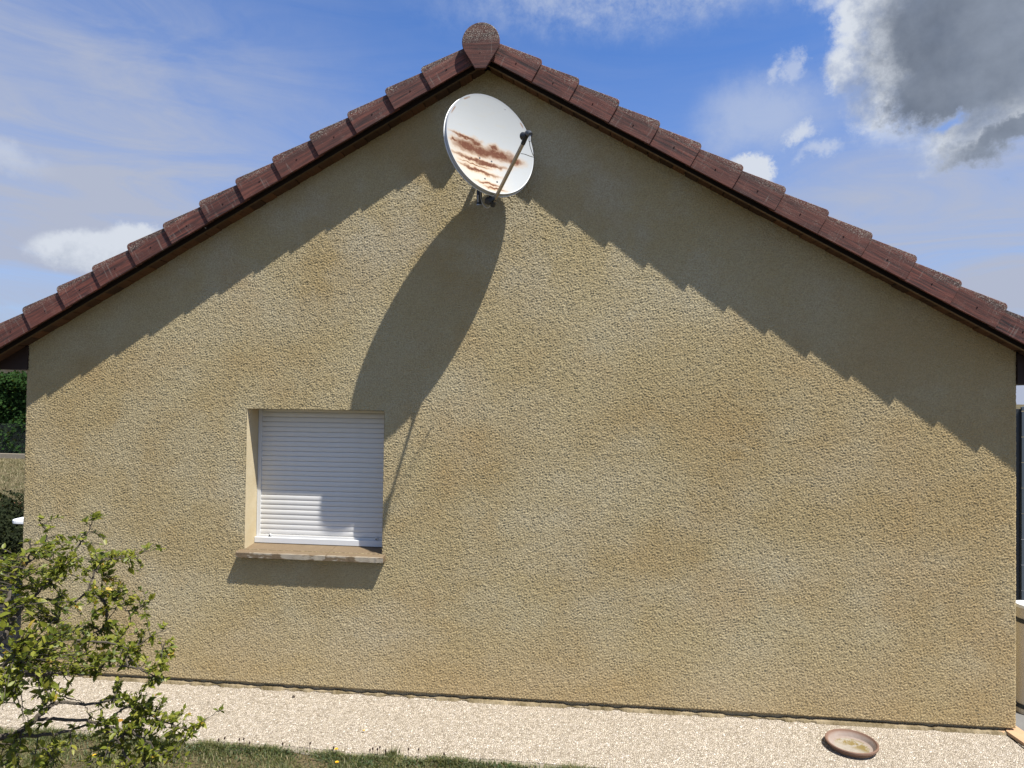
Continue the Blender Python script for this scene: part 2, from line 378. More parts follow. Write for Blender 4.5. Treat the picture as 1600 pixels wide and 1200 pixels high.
# exposed-aggregate apron along the wall
m = MB(); n = 90; xs = np.linspace(-5.6, 3.47, n)
fr = [(-.745 + .012*sin(x*2.1) + .010*sin(x*5.3+1)) for x in xs]
vs = []
for x, yf in zip(xs, fr): vs += [(x, .06, G), (x, yf, G), (x, yf-.004, G-.03)]
m.add(vs, [(3*i, 3*i+1, 3*i+4, 3*i+3) for i in range(n-1)] + [(3*i+1, 3*i+2, 3*i+5, 3*i+4) for i in range(n-1)])
m.add([(-5.6, .06, G), (-3.56, .06, G), (-3.56, 1.6, G), (-5.6, 1.6, G)], [(0, 1, 2, 3)])
pv = m.build('pavement', M_conc, fixn=False, origin=(0, 0, G)); tag(pv, kind='structure')
m = MB(); vs = []
for x, yf in zip(xs, fr):
    j = .010*sin(x*9)+.006*sin(x*23); vs += [(x, yf+.0, G-.006), (x, yf-.045+j, G-.007), (x, yf-.055+j, G-.03)]
m.add(vs, [(3*i, 3*i+1, 3*i+4, 3*i+3) for i in range(n-1)] + [(3*i+1, 3*i+2, 3*i+5, 3*i+4) for i in range(n-1)])
tag(m.build('pavement_edge', M_edge, fixn=False), kind='structure')
m = MB().add([(3.60, -3, G+.004), (12, -3, G+.004), (12, 8, G+.004), (3.60, 8, G+.004)], [(0, 1, 2, 3)])
tag(m.build('driveway', simple('grey_driveway_concrete', (.15, .145, .135), .9, .2, 0, .2, 8), fixn=False), kind='structure')

# ------------------------------------------------------------------ house
W2 = 3.55; ZR = 4.4495; T = 0.5642
ZE = ZR - T*W2
house = thing('house', (0, 4, G), 'single-storey gabled house with ochre roughcast wall and dark red verge tiles', 'house')
X0, X1, Z0, Z1 = -1.7626, -0.72, 0.9721, 2.0062; DW = .18
jit = lambda s: random.uniform(-s, s)
# gable wall: front skin with a window hole, wavy arrises, and reveals
def edge_line(a, b, n, s=.0016):
    a, b = Vector(a), Vector(b); out = []
    for i in range(n):
        p = a.lerp(b, i/n); out.append((p.x + jit(s), p.y, p.z + jit(s)))
    return out
def grid_axis(cuts, step):
    out = [cuts[0]]
    for a_, b_ in zip(cuts, cuts[1:]):
        n_s = max(1, round((b_-a_)/step)); out += [a_+(b_-a_)*(i+1)/n_s for i in range(n_s)]
    return np.array(out)
GS = .0056
gx = grid_axis([-W2+.006, X0, X1, W2-.006], GS); gz = grid_axis([.0, Z0, Z1, ZR+.02], GS)
NX, NZ = len(gx), len(gz)
def grains(wl, bw, seed):                # isotropic band-limited relief, wavelength wl metres
    r0 = np.random.default_rng(seed); n0 = r0.normal(size=(NZ, NX)); Fq = np.fft.fft2(n0)
    fx = np.fft.fftfreq(NX, GS)[None, :]; fz_ = np.fft.fftfreq(NZ, GS)[:, None]; fr_ = np.sqrt(fx**2+fz_**2)
    o_ = np.real(np.fft.ifft2(Fq*np.exp(-((fr_-1/wl)/(bw/wl))**2))); return o_/o_.std()
hgt_ = grains(.0170, .40, 1) + .30*grains(.05, .5, 2)
hgt_ = np.tanh(hgt_*.75)
YY = -.0030 - .0028*hgt_ 
XX, ZZ = np.meshgrid(gx, gz)
XX = XX + grains(.05, .6, 3)*.0006*((np.arange(NX) == 0)|(np.arange(NX) == NX-1))[None, :]
for kx, dy in ((0, .010), (1, .004), (NX-1, .010), (NX-2, .004)): YY[:, kx] += dy
V = np.stack([XX, YY, ZZ], -1).reshape(-1, 3)
ii = (np.arange(NZ-1)[:, None]*NX + np.arange(NX-1)[None, :])
xc = (gx[:-1]+gx[1:])/2; zc_ = (gz[:-1]+gz[1:])/2; XC, ZC = np.meshgrid(xc, zc_)
keep = (ZC < ZR - T*np.abs(XC) + .012) & ~((XC > X0) & (XC < X1) & (ZC > Z0) & (ZC < Z1))
q0 = ii[keep]; F = np.stack([q0, q0+1, q0+1+NX, q0+NX], 1)
nb = len(V)
# returns: bottom drip edge and both corner arrises turned back
bot = np.arange(NX); vb_ = V[bot].copy(); vb_[:, 1] = .03; e1 = np.stack([bot[1:], bot[:-1], nb+bot[:-1], nb+bot[1:]], 1)
nzk = int((gz < ZE).sum()); lf = np.arange(nzk)*NX; vl = V[lf].copy(); vl[:, 1] = .31; vl[:, 0] -= .004; o1 = nb+NX; j_ = np.arange(nzk-1)
e2 = np.stack([lf[:-1], lf[1:], o1+j_+1, o1+j_], 1)
rg = lf+NX-1; vr = V[rg].copy(); vr[:, 1] = .31; vr[:, 0] += .004; o2 = o1+nzk; e3 = np.stack([rg[1:], rg[:-1], o2+j_, o2+j_+1], 1)
me = fast_mesh('gable_wall', np.concatenate([V, vb_, vl, vr]), np.concatenate([F, e1, e2, e3]), M_render, None, True)
gw = link('gable_wall', me, house, (0, 0, 0))
# window reveals (smooth render)
m = MB(); e = .0015
m.add([(X0+e, -.004, Z0), (X0+e, DW+.06, Z0), (X0+e, DW+.06, Z1), (X0+e, -.004, Z1)], [(0, 1, 2, 3)])
m.add([(X1-e, -.004, Z0), (X1-e, DW+.06, Z0), (X1-e, DW+.06, Z1), (X1-e, -.004, Z1)], [(3, 2, 1, 0)])
m.add([(X0, -.004, Z1-e), (X1, -.004, Z1-e), (X1, DW+.06, Z1-e), (X0, DW+.06, Z1-e)], [(0, 1, 2, 3)])
m.build('window_reveal', M_jamb, house, fixn=False)
# plinth and the spilled mortar along it
MB().box(-W2+.02, W2-.02, .022, .2, G-.05, .03).build('plinth', M_plinth, house)
m = MB(); n = 700; xs_ = np.linspace(-W2+.02, W2-.01, n); vs = []
for i, x in enumerate(xs_):
    a = .5+.5*sin(x*3.7+1)*sin(x*1.3+2); b_ = .5+.5*sin(x*11.3)*cos(x*5.1+.4)
    c3 = sin(x*41)*sin(x*17+.7); gate = max(0., min(1., (a*.6+b_*.4+c3*.30+max(0, x)*.06-.12)*2.0)); hgt = .001 + .012*gate + abs(jit(.003))*gate; out = -.010 + .034*gate + jit(.003)
    vs += [(x, .024, G+hgt+.004), (x+jit(.001), -.004-out*.55, G+.003+hgt*.85), (x+jit(.001), -.002-out, G+.001), (x, -.002-out, G-.01)]
m.add(vs, [(4*i+j, 4*i+j+1, 4*i+j+5, 4*i+j+4) for i in range(n-1) for j in range(3)])
m.build('mortar_fillet', M_mortar, house, fixn=True)
# side and back walls
LEN = 9.0
MB().box(-W2+.006, -W2+.2, .3, LEN, G, ZE-.05).build('side_wall', M_render, house)
MB().box(W2-.2, W2-.006, .3, LEN, G, ZE-.05).build('side_wall', M_render, house)
MB().prism([(-W2+.01, LEN, G), (W2-.01, LEN, G), (W2-.01, LEN, ZE-.02), (0, LEN, ZR-.02), (-W2+.01, LEN, ZE-.02)], (0, 0, 0), (0, .2, 0)).build('back_wall', M_render, house)

# roof: two slabs, verge tiles, ridge tiles, barge boards, soffit boards, eaves boxes
sth = T/sqrt(1+T*T); cth = 1/sqrt(1+T*T)
ZT = 4.463                         # underside line of the verge tiles at x = 0
OV = .18; EX = 3.85
roof = MB()
for s in (-1, 1):
    roof.prism([(0, 0, ZT+.03), (s*EX, 0, ZT+.03-T*EX), (s*EX, 0, ZT+.09-T*EX), (0, 0, ZT+.09)], (0, -.155, 0), (0, LEN+.3, 0))
for v_i, v_ in enumerate(roof.v): roof.v[v_i] = (v_[0], v_[1]-.155 if v_[1] < 1 else v_[1]-.155, v_[2])
roof = roof.build('roof', simple('gap_shade_battens', (.008, .006, .005), .8, .2), house, origin=(0, 0, 4.3))  # near-black underside: shade of the gap behind the tiles put into the colour
# verge tile profile in (u: down the slope, w: square to the slope); its exposed length is EXL
EXL = .3125; HT = .155
def tile_mesh(side):
    m = MB(); L = EXL + .035; th = .016
    def P(u, y, w_): return (side*u, y, w_)
    # outer face outline; lower end (u=L) stands a little higher and prouder than the upper end
    arc = [(L-.028+.028*cos(a), HT+.012-.028+.028*sin(a)) for a in np.linspace(0, pi/2, 6)]
    out = [(0, 0), (L, -.002)] + arc + [(0, HT-.022)]
    yo = lambda u: -.004 - .016*u/L
    # crown curve: outer face turns over a rounded arris to the top and runs back onto the roof
    N = len(out)
    va = [P(u, yo(u), w_) for u, w_ in out]; vb = [P(u, yo(u)+th, w_) for u, w_ in out]
    m.add(va+vb, [tuple(range(N)), tuple(range(2*N-1, N-1, -1))] + [(i, (i+1) % N, N+(i+1) % N, N+i) for i in range(N)])
    # top flange
    tl = [(0, HT-.022), (L-.028, HT+.012)]
    fl = []
    for u, w_ in tl + [(L-.010, HT+.004), (L-.001, HT-.012)]:
        fl.append((u, w_))
    back = .20
    va = [P(u, yo(u)+.001, w_-.0005) for u, w_ in fl] + [P(u, back, w_-.0005) for u, w_ in fl]
    vb = [P(u, yo(u)+.001, w_-.016) for u, w_ in fl] + [P(u, back, w_-.016) for u, w_ in fl]
    M_ = len(fl); F = []
    for i in range(M_-1):
        F += [(i, i+1, M_+i+1, M_+i), (2*M_+i, 3*M_+i, 3*M_+i+1, 2*M_+i+1)]
    F += [(M_-1, 3*M_-1, 4*M_-1, 2*M_-1), (0, M_, 3*M_, 2*M_)] + [(M_+i, M_+i+1, 3*M_+i+1, 3*M_+i) for i in range(M_-1)] + [(i, 2*M_+i, 2*M_+i+1, i+1) for i in range(M_-1)]
    m.add(va+vb, F)
    return m.mesh('verge_tile', M_tile, (0, 0, 0), False, .0022, 1)
nail_me = MB().lathe([(.0001, -.006), (.004, -.005), (.0045, 0), (.004, .002)], (0, 0, 0), Vector((0, -1, 0)), 8).mesh('nail', M_black)
tiles = {}
for side in (-1, 1):
    tm = tile_mesh(side)
    first = .31 if side > 0 else -.355       # |x| of the first joint (lower end of the top tile)
    for i in range(-0, 14):
        xj = abs(first) + i*EXL*cth           # lower end of this tile
        # local origin: upper end of the tile, on the underside line
        u0 = xj/cth - EXL - .035 + (.02 if i == 0 else 0)
        # lower end sits at xj ; tile is drawn from u0
        x_ = u0*cth; z_ = ZT - u0*sth
        t_ = bpy.data.objects.new('verge_tile', tm); col.objects.link(t_); t_.parent = roof
        t_.location = Vector((side*x_, -OV+.008+jit(.002), z_+jit(.002))) - wpos(roof)
        t_.rotation_euler = (jit(.01), side*math.atan(T) + jit(.006), 0)
        t_.scale = (1, 1, 1+jit(.012))
        for (uu, ww) in ((.19, .062),):
            nl = bpy.data.objects.new('nail', nail_me); col.objects.link(nl); nl.parent = t_
            nl.location = (side*uu, -.0135, ww)
# ridge: round end cap and half-round ridge tiles running back
m = MB(); zc = 4.556; R_ = .131; cx_ = -.022
pts = [(cx_ + R_*cos(a), zc + R_*sin(a)) for a in np.linspace(radians(-28), radians(208), 34)]
pts += [(cx_-.038, 4.368), (cx_+.036, 4.368)]
m.prism([(x, -.222, z) for x, z in pts], (0, 0, 0), (0, .022, 0))
m.build('ridge_end_tile', M_tile, roof, bevel=.004, origin=(cx_, -.2, 4.44))
MB().lathe([(.0001, -.006), (.005, -.005), (.005, .002)], (cx_-.005, -.221, 4.475), Vector((0, -1, 0)), 8).build('nail', M_black, roof)
def ridge_tile(y0):
    m = MB(); n = 14; rr = [(R_-.012, y0), (R_-.003, y0+.36), (R_-.016, y0+.36), (R_-.026, y0)]
    rings = [[(cx_ + r*cos(a), y, zc + r*sin(a)) for a in np.linspace(radians(-20), radians(200), n)] for r, y in rr]
    vs = [p for ring in rings for p in ring]
    m.add(vs, [(a*n+i, a*n+i+1, ((a+1) % 4)*n+i+1, ((a+1) % 4)*n+i) for a in range(4) for i in range(n-1)] + [(0, n, 2*n, 3*n), (n-1, 4*n-1, 3*n-1, 2*n-1)])
    return m.build('ridge_tile', M_tile, roof)
y = -.205
for i in range(8): ridge_tile(y + i*.33)
MB().box(cx_-.09, cx_+.09, 2.4, LEN, 4.50, 4.66).build('ridge_capping', M_tile, roof)
def slope_prism(m, side, xa, xb, ya, yb, za, zb):        # between |x| xa..xb following the slope; za, zb offsets from the wall-top line
    m.prism([(side*xa, ya, ZR+za-T*xa), (side*xb, ya, ZR+za-T*xb), (side*xb, ya, ZR+zb-T*xb), (side*xa, ya, ZR+zb-T*xa)], (0, ya, 0), (0, yb, 0)); return m
for side in (-1, 1):
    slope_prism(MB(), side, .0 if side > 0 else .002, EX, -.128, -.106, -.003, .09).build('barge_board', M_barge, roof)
    slope_prism(MB(), side, .01, EX, -.127, -.112, -.0085, -.0035).build('lit_edge_strip', M_lit_edge, roof)  # added strip standing for the barge board's bounce-lit lower edge
    slope_prism(MB(), side, .04, EX, -.158, -.1285, .030, .045).build('verge_batten', M_dark, roof)
    x = .02; 
    while x < 3.52:
        wd = .098
        xe = min(x+wd*cth, 3.53)
        slope_prism(MB(), side, x+.0025, xe-.0025, -.1055, -.0015, .002+jit(.003), .016).build('soffit_board', M_soffit, roof)
        x += wd*cth
# crumbs of mortar caught under the left verge
for px, py in ((212, 417), (148, 455), (106, 476), (321, 356)):
    p = at(px, py, -.165); q = .007
    vs = [p + Vector((random.uniform(-1, 1), random.uniform(-1, 1), random.uniform(-1, 1))).normalized()*q for _ in range(9)]
    bm = bmesh.new(); [bm.verts.new(v-p) for v in vs]; bmesh.ops.convex_hull(bm, input=bm.verts)
    me = bpy.data.meshes.new('mortar_crumb'); bm.to_mesh(me); bm.free(); me.materials.append(M_edge); link('mortar_crumb', me, roof, p)
# boxed eaves at both sides
for side in (-1, 1):
    a = 3.525 if side < 0 else 3.541; zb = 2.275 if side < 0 else 2.248
    m = MB(); zt = lambda x_: ZR - T*x_ + .0
    pl = [(side*a, -.014, zb), (side*EX, -.014, zb-.0), (side*EX, -.014, max(zb+.02, zt(EX)+.02)), (side*a, -.014, zt(a)-.004)]
    m.prism(pl, (0, -.014, 0), (0, .012, 0)); m.build('eaves_end_board', M_dark, roof)
    m = MB(); m.box(min(side*(W2+.004), side*EX), max(side*(W2+.004), side*EX), .0, LEN, zb+.002, zb+.02); m.build('eaves_soffit', M_dark, roof)
    m = MB(); m.box(min(side*(EX-.03), side*EX), max(side*(EX-.03), side*EX), .0, LEN, zb+.021, zt(EX)+.02); m.build('fascia_board', M_dark, roof)
    # verge part that sticks out beyond the wall: boarded underneath down to the box
    m = MB(); slope_prism(m, side, 3.54, EX, -.1055, -.016, .001, .016); m.build('soffit_board', M_soffit, roof)

# window sill of two stone slabs
SX0, SX1 = -1.797, -.695; SJ = -1.118
for a, b_ in ((SX0, SJ-.0012), (SJ+.0012, SX1)):
    m = MB(); N = 26; vs = []
    for i in range(N+1):
        x = a+(b_-a)*i/N; j1, j2 = jit(.0014), jit(.0012)
        vs += [(x, -.064+j1, .924+j2), (x, -.066+j1, .958+j2*.5), (x, -.060, .9635), (x, DW+.05, .992), (x, DW+.05, .95), (x, .0, .926)]
    F = [(6*i+j, 6*i+(j+1) % 6, 6*(i+1)+(j+1) % 6, 6*(i+1)+j) for i in range(N) for j in range(6)] + [tuple(range(6))[::-1], tuple(6*N+j for j in range(6))]
    m.add(vs, F); m.build('window_sill', M_sill, house)
MB().box(X0-.02, X1+.02, .002, DW, Z0-.05, .955).build('sill_bed', M_plinth, house)

# roller shutter: back box, guide rails, slats, bottom bar, stops
sh = MB().box(X0-.03, X1+.03, DW+.03, DW+.06, Z0-.02, Z1+.06).build('roller_shutter', M_frame, house)
for a in (X0+.004, X1-.030):
    m = MB(); m.box(a, a+.005, DW-.008, DW+.03, .975, Z1-.002); m.box(a+.0052, a+.026, DW-.006, DW-.002, .975, Z1-.002); m.box(a+.0215, a+.026, DW-.0018, DW+.004, .975, Z1-.002)
    m.build('guide_rail', M_frame, sh)
PITCH = .0372; xa, xb = X0+.027, X1-.027
N = 7; pr = []
for i in range(N): 
    t = i/(N-1); pr.append((DW+.0035-.0022*sin(pi*t)**.7, .0020+t*(PITCH-.0042)))
pr = [(DW+.009, .0003)] + [(DW+.0055, .0008)] + pr + [(DW+.0055, PITCH-.0010), (DW+.0095, PITCH-.0004)]
m = MB(); L_ = len(pr)
vs = [(xa, y_, z_) for y_, z_ in pr] + [(xb, y_, z_) for y_, z_ in pr]
m.add(vs, [(i, i+1, L_+i+1, L_+i) for i in range(L_-1)])
slat_me = m.mesh('slat', M_white, ((xa+xb)/2, DW, 0), smooth=True)
z = 1.047
while z < Z1-.012:
    s_ = bpy.data.objects.new('slat', slat_me); col.objects.link(s_); s_.parent = sh; s_.location = Vector(((xa+xb)/2, DW+jit(.0006), z)) - wpos(sh)
    z += PITCH
MB().box(xa, xb, DW-.004, DW+.012, .99, 1.0455).build('bottom_slat', M_white, sh, bevel=.002)
MB().box(X0+.002, X1-.002, DW-.036, DW-.010, .9875, 1.030).build('threshold_bar', M_frame, sh, bevel=.0025)
for px in (422, 588):
    p = at(px, 836 if px < 500 else 842, DW-.012)
    m = MB(); m.tube([(p.x, DW-.0045, p.z), (p.x, DW-.022, p.z)], .010, 12); o_ = m.build('shutter_stop', M_frame, sh, smooth=True)
    m = MB(); m.tube([(p.x+.001, DW-.0222, p.z-.001), (p.x+.001, DW-.024, p.z-.001)], .0055, 10); m.build('screw', M_black, o_)

# ------------------------------------------------------------------ satellite dish
n_ = Vector((.57, -.792, .217)).normalized(); h_ = Vector((.812, .584, 0)); h_ = (h_-n_*h_.dot(n_)).normalized()
v_ = h_.cross(n_); v_ = v_ if v_.z > 0 else -v_
DC = Vector((.078, -.339, 3.796)) + n_*.010 - h_*.004; DA, DB = .331, .368
dish = thing('satellite_dish', (-.01, 0, 3.78), 'white satellite dish with rust stains, mounted high on the gable under the ridge', 'satellite dish')
def f_dish(k, v, b):
    x, y, z = k.sep(v)[:3]
    wx = k.m('MULTIPLY', k.m('SUBTRACT', k.noise(v, 17, 6, .62), .5), .085); wy = k.m('MULTIPLY', k.m('SUBTRACT', k.noise(k.map(v, loc=(3, 1, 2)), 22, 6, .62), .5), .062)
    X = k.m('ADD', x, wx); Y = k.m('ADD', y, wy)
    def el_(cx, cy, rx, ry, ang, soft=.35):
        c_, s_ = cos(ang), sin(ang); dx = k.m('SUBTRACT', X, cx); dy = k.m('SUBTRACT', Y, cy)
        a = k.m('DIVIDE', k.m('ADD', k.m('MULTIPLY', dx, c_), k.m('MULTIPLY', dy, s_)), rx); c2 = k.m('DIVIDE', k.m('SUBTRACT', k.m('MULTIPLY', dy, c_), k.m('MULTIPLY', dx, s_)), ry)
        return k.rng(k.m('SQRT', k.m('ADD', k.m('MULTIPLY', a, a), k.m('MULTIPLY', c2, c2))), 1+soft, 1-soft)
    E1 = [(-.165, -.033, .095, .030, 0), (-.055, -.045, .10, .026, -.03), (.075, -.045, .105, .028, -.15), (.19, -.078, .05, .018, -.15), (.047, .004, .026, .016, .1), (-.09, .010, .045, .018, -.1),
          (-.17, .030, .09, .007, -.05), (-.10, -.125, .165, .010, -.05), (.0, -.140, .10, .008, -.02), (-.10, -.203, .125, .0085, -.12), (-.04, -.292, .07, .006, -.05), (.0, -.326, .06, .006, -.05), (-.12, -.16, .09, .0035, -.05), (-.27, -.02, .03, .008, 0)]
    halo = None; core = None
    for q in E1:
        a = el_(q[0], q[1], q[2]*1.06, q[3]*1.34, q[4], .42); bb = el_(q[0], q[1], q[2]*1.18+.008, q[3]*1.5+.006, q[4], .55)
        core = a if core is None else k.m('MAXIMUM', core, a); halo = bb if halo is None else k.m('MAXIMUM', halo, bb)
    g = k.noise(v, 1.6, 4, .6); dirt = k.noise(k.map(v, scale=(1, 3.5, 1)), 9, 6, .65)
    c = k.mix(g, (.34, .35, .345), (.385, .395, .395)); c = k.mix(k.rng(dirt, .55, .75, 0, .35), c, (.38, .35, .27))
    warm = k.m('MULTIPLY', k.rng(y, .03, -.15), k.rng(x, .16, -.05)); c = k.mix(k.m('MULTIPLY', warm, .5), c, (.52, .44, .32))
    c = k.mix(k.m('MULTIPLY', halo, .75), c, (.42, .25, .11))
    rc = k.mix(k.noise(k.map(v, scale=(3, 1, 1)), 30, 5, .7), (.065, .020, .012), (.15, .065, .042))
    c = k.mix(k.m('MULTIPLY', core, k.rng(k.noise(v, 60, 4, .7), .28, .45, .6, .97)), c, rc)
    # chips along the upper rim
    rr = k.m('SQRT', k.m('ADD', k.m('POWER', k.m('DIVIDE', x, DA-.012), 2.), k.m('POWER', k.m('DIVIDE', y, DB-.012), 2.)))
    rim = k.m('MULTIPLY', k.rng(rr, .955, .975), k.rng(rr, .999, .985))
    chip = k.m('MULTIPLY', k.m('MULTIPLY', rim, k.rng(k.noise(v, 9, 5, .6), .54, .60)), k.rng(y, .1, .2))
    return k.mix(k.m('MULTIPLY', chip, .8), c, (.22, .11, .05))
M_dish = material('chalky_white_dish_paint', f_dish, .85, .03)
M_dishrim = simple('white_dish_edge', (.36, .37, .38), .4, .45, 0, .1)
bm_rot = Matrix((h_, v_, n_)).transposed().to_4x4()
A1, B1 = DA-.010, DB-.010; DEP = .052
V = []; F = []; NR, NA = 20, 120
for i in range(NR+1):
    r = i/NR
    for j in range(NA):
        a = 2*pi*j/NA; V.append((A1*r*cos(a), B1*r*sin(a), -DEP*(1-r*r)))
for i in range(NR):
    for j in range(NA):
        F.append((i*NA+j, i*NA+(j+1) % NA, (i+1)*NA+(j+1) % NA, (i+1)*NA+j))
me = bpy.data.meshes.new('reflector'); 
# outer skin: rolled face edge, skirt running back, small lip
b0 = NR*NA
prof = [(1.0, -.0), (1.010, .0015), (1.016, -.001), (1.018, -.006), (1.020, -.027)]
mi = [0]*len(F)
for s_, zz in prof[1:]:
    o0 = len(V)
    for j in range(NA):
        a = 2*pi*j/NA; V.append((A1*s_*cos(a), B1*s_*sin(a), zz))
    pb = o0-NA
    F += [(pb+j, pb+(j+1) % NA, o0+(j+1) % NA, o0+j) for j in range(NA)]; mi += [1]*NA
# back skin
o0 = len(V)
for i in range(NR, 0, -1):
    r = i/NR
    for j in range(NA):
        a = 2*pi*j/NA; V.append((A1*r*cos(a)*.985, B1*r*sin(a)*.985, -DEP*(1-r*r)-.004))
pb = o0-NA
F += [(pb+j, pb+(j+1) % NA, o0+(j+1) % NA, o0+j) for j in range(NA)]; mi += [1]*NA
for i in range(NR-1):
    F += [(o0+i*NA+j, o0+i*NA+(j+1) % NA, o0+(i+1)*NA+(j+1) % NA, o0+(i+1)*NA+j) for j in range(NA)]; mi += [1]*NA
F.append(tuple(o0+(NR-1)*NA+j for j in range(NA))); mi.append(1)
me.from_pydata(V, [], F); me.materials.append(M_dish); me.materials.append(M_dishrim)
for p, i in zip(me.polygons, mi): p.material_index = i; p.use_smooth = True
bm = bmesh.new(); bm.from_mesh(me); bmesh.ops.remove_doubles(bm, verts=bm.verts, dist=1e-6); bmesh.ops.recalc_face_normals(bm, faces=bm.faces); bm.to_mesh(me); bm.free()
for p in me.polygons: p.use_smooth = True
me.set_sharp_from_angle(angle=radians(35))
refl = link('reflector', me, dish, DC); refl.rotation_euler = bm_rot.to_euler()
def D3(x, y, z=0): return DC + h_*x + v_*y + n_*z
# rolled outer lip
m = MB(); NA = 120
m.tube([D3(A1*1.028*cos(2*pi*j/NA), B1*1.028*sin(2*pi*j/NA), -.0275) for j in range(NA+1)], .0036, 6, cap=False)
m.build('rim_lip', simple('bright_rim_edge', (.62, .62, .60), .35, .5, 0, .05), dish, smooth=True)
zdep = lambda x, y: -DEP*(1-(x/A1)**2-(y/B1)**2)
for x, y in ((-.075, -.097), (.015, -.102), (-.062, -.256), (.028, -.263)):
    z0 = zdep(x, y); m = MB(); m.tube([D3(x, y, z0-.004), D3(x, y, z0+.002)], .0062, 8); m.build('bolt', M_black, dish)
x, y = .14, .296; z0 = zdep(x, y); MB().tube([D3(x, y, z0-.004), D3(x, y, z0+.0012)], .004, 8).build('bolt', simple('grey_bolt', (.25, .25, .25), .5, .4), dish)
# mast, wall arm, clamps
M_galv = simple('galvanised_steel', (.38, .385, .38), .42, .5, .75, .2, 25)
M_arm = simple('dirty_aluminium_arm', (.33, .27, .18), .5, .45, .45, .3, 30)
mx_, my_ = -.010, -.262
mast = MB().tube([(mx_, my_, 3.415), (mx_, my_, 3.95)], .019, 16).build('mast', M_black, dish, smooth=True)
MB().tube([(mx_, my_, 3.409), (mx_, my_, 3.4148)], .021, 16).build('end_cap', M_galv, mast)
MB().tube([(mx_-.004, my_-.0195, 3.43), (mx_-.004, my_-.0195, 3.475)], .006, 8).build('clip', M_dishrim, mast)
MB().tube([(mx_, -.004, 3.80), (mx_, my_+.02, 3.80)], .019, 14).build('wall_arm', M_galv, dish, smooth=True)
MB().box(mx_-.06, mx_+.06, -.008, -.001, 3.74, 3.86).build('wall_plate', M_galv, dish, bevel=.002)
# bracket between mast and reflector
bc = D3(-.02, -.10, -DEP-.036)
m = MB(); m.box(mx_-.035, mx_+.035, my_-.03, my_+.03, 3.62, 3.76); m.build('mast_clamp', M_black, dish, bevel=.004)
m = MB(); m.tube([(mx_, my_, 3.69), bc], .03, 4); m.build('tilt_bracket', M_black, dish)
m = MB(); m.tube([D3(-.03, -.10, -DEP-.034), D3(-.03, -.24, -.062), D3(-.02, -.36, -.044)], [.020, .018, .016], 4); m.build('back_rib', M_black, dish)
# feed arm
ab = Vector((.112, -.405, 3.402)); lnb = Vector((.341, -.70, 3.696)); ad = (lnb-ab).normalized()
a1 = ab + ad*((lnb-ab).length-.035)
side_ = ad.cross(Vector((0, 0, 1))).normalized(); upv = side_.cross(ad).normalized()
m = MB(); hw, hh = .0075, .0115
q = [side_*hw+upv*hh, -side_*hw+upv*hh, -side_*hw-upv*hh, side_*hw-upv*hh]
m.add([ab-ad*.01+c for c in q] + [a1+c for c in q], [(0, 1, 2, 3), (7, 6, 5, 4)] + [(i, (i+1) % 4, 4+(i+1) % 4, 4+i) for i in range(4)])
m.build('feed_arm', M_arm, dish, bevel=.002)
m = MB(); m.tube([ab+Vector((-.052, .05, .012)), ab+Vector((-.02, .012, .0)), ab+ad*.018], [.026, .025, .016], 6); m.build('arm_socket', M_black, dish)
m = MB(); m.tube([ab+Vector((-.015, .02, -.034)), ab+Vector((-.004, .004, -.010))], [.016, .019], 8); m.build('arm_screw', M_black, dish)
# low-noise converter: a stubby body with a feed horn turned to the dish and an angled neck
tod = (D3(0, -.02, 0)-lnb).normalized()
cn = lnb + Vector((0, 0, .012))
m = MB(); m.tube([cn - tod*.012, cn + tod*.004, cn + tod*.022, cn + tod*.034, cn+tod*.037], [.013, .0165, .022, .0255, .022], 18)
rec = m.build('signal_receiver', M_black, dish, smooth=True)
m = MB(); m.tube([cn - tod*.004+Vector((.004, 0, .014)), cn - tod*.026+Vector((.004, 0, .010)), cn - tod*.044 + Vector((.004, 0, .000))], [.017, .018, .014], 12); m.build('receiver_body', simple('dark_grey_plastic', (.05, .055, .06), .4, .5), rec, smooth=True)
m = MB(); m.tube([cn - tod*.036+Vector((.004, 0, -.002)), cn - tod*.038 + Vector((.002, 0, -.040))], .0062, 10); m.build('connector', M_dishrim, rec, smooth=True)
m = MB(); m.tube([a1-ad*.012, cn - tod*.006], [.014, .014], 8); m.build('receiver_clamp', M_black, dish)
# cable: receiver to the rim, back to the arm, and a loop under the mast
M_cable = simple('white_coax_cable', (.55, .52, .46), .5, .4)
M_cabled = simple('dark_coax_cable', (.05, .045, .04), .5, .4)
def curve(pts, n=14):
    P = [Vector(p) for p in pts]; P = [P[0]*2-P[1]] + P + [P[-1]*2-P[-2]]; out = []
    for i in range(1, len(P)-2):
        for j in range(n):
            t = j/n; a, b, c, d = P[i-1:i+3]
            out.append(.5*((2*b) + (c-a)*t + (2*a-5*b+4*c-d)*t*t + (3*b-a-3*c+d)*t**3))
    out.append(P[-2]); return out
cs = cn - tod*.038 + Vector((.002, 0, -.040)); rp = at(835, 246, -.50)
MB().tube(curve([cs, at(828, 228, -.66), at(832, 240, -.58), rp]), .0022, 6).build('cable', M_cabled, dish)
MB().tube(curve([rp, at(828, 244, -.55), at(820, 241, -.60), at(814, 240, -.63)]), .0022, 6).build('cable', M_cabled, dish)
MB().tube(curve([at(750, 300, -.29), at(753, 316, -.30), at(761, 325, -.33), at(769, 318, -.37), at(772, 308, -.39)]), .0022, 6).build('cable', M_cable, dish)

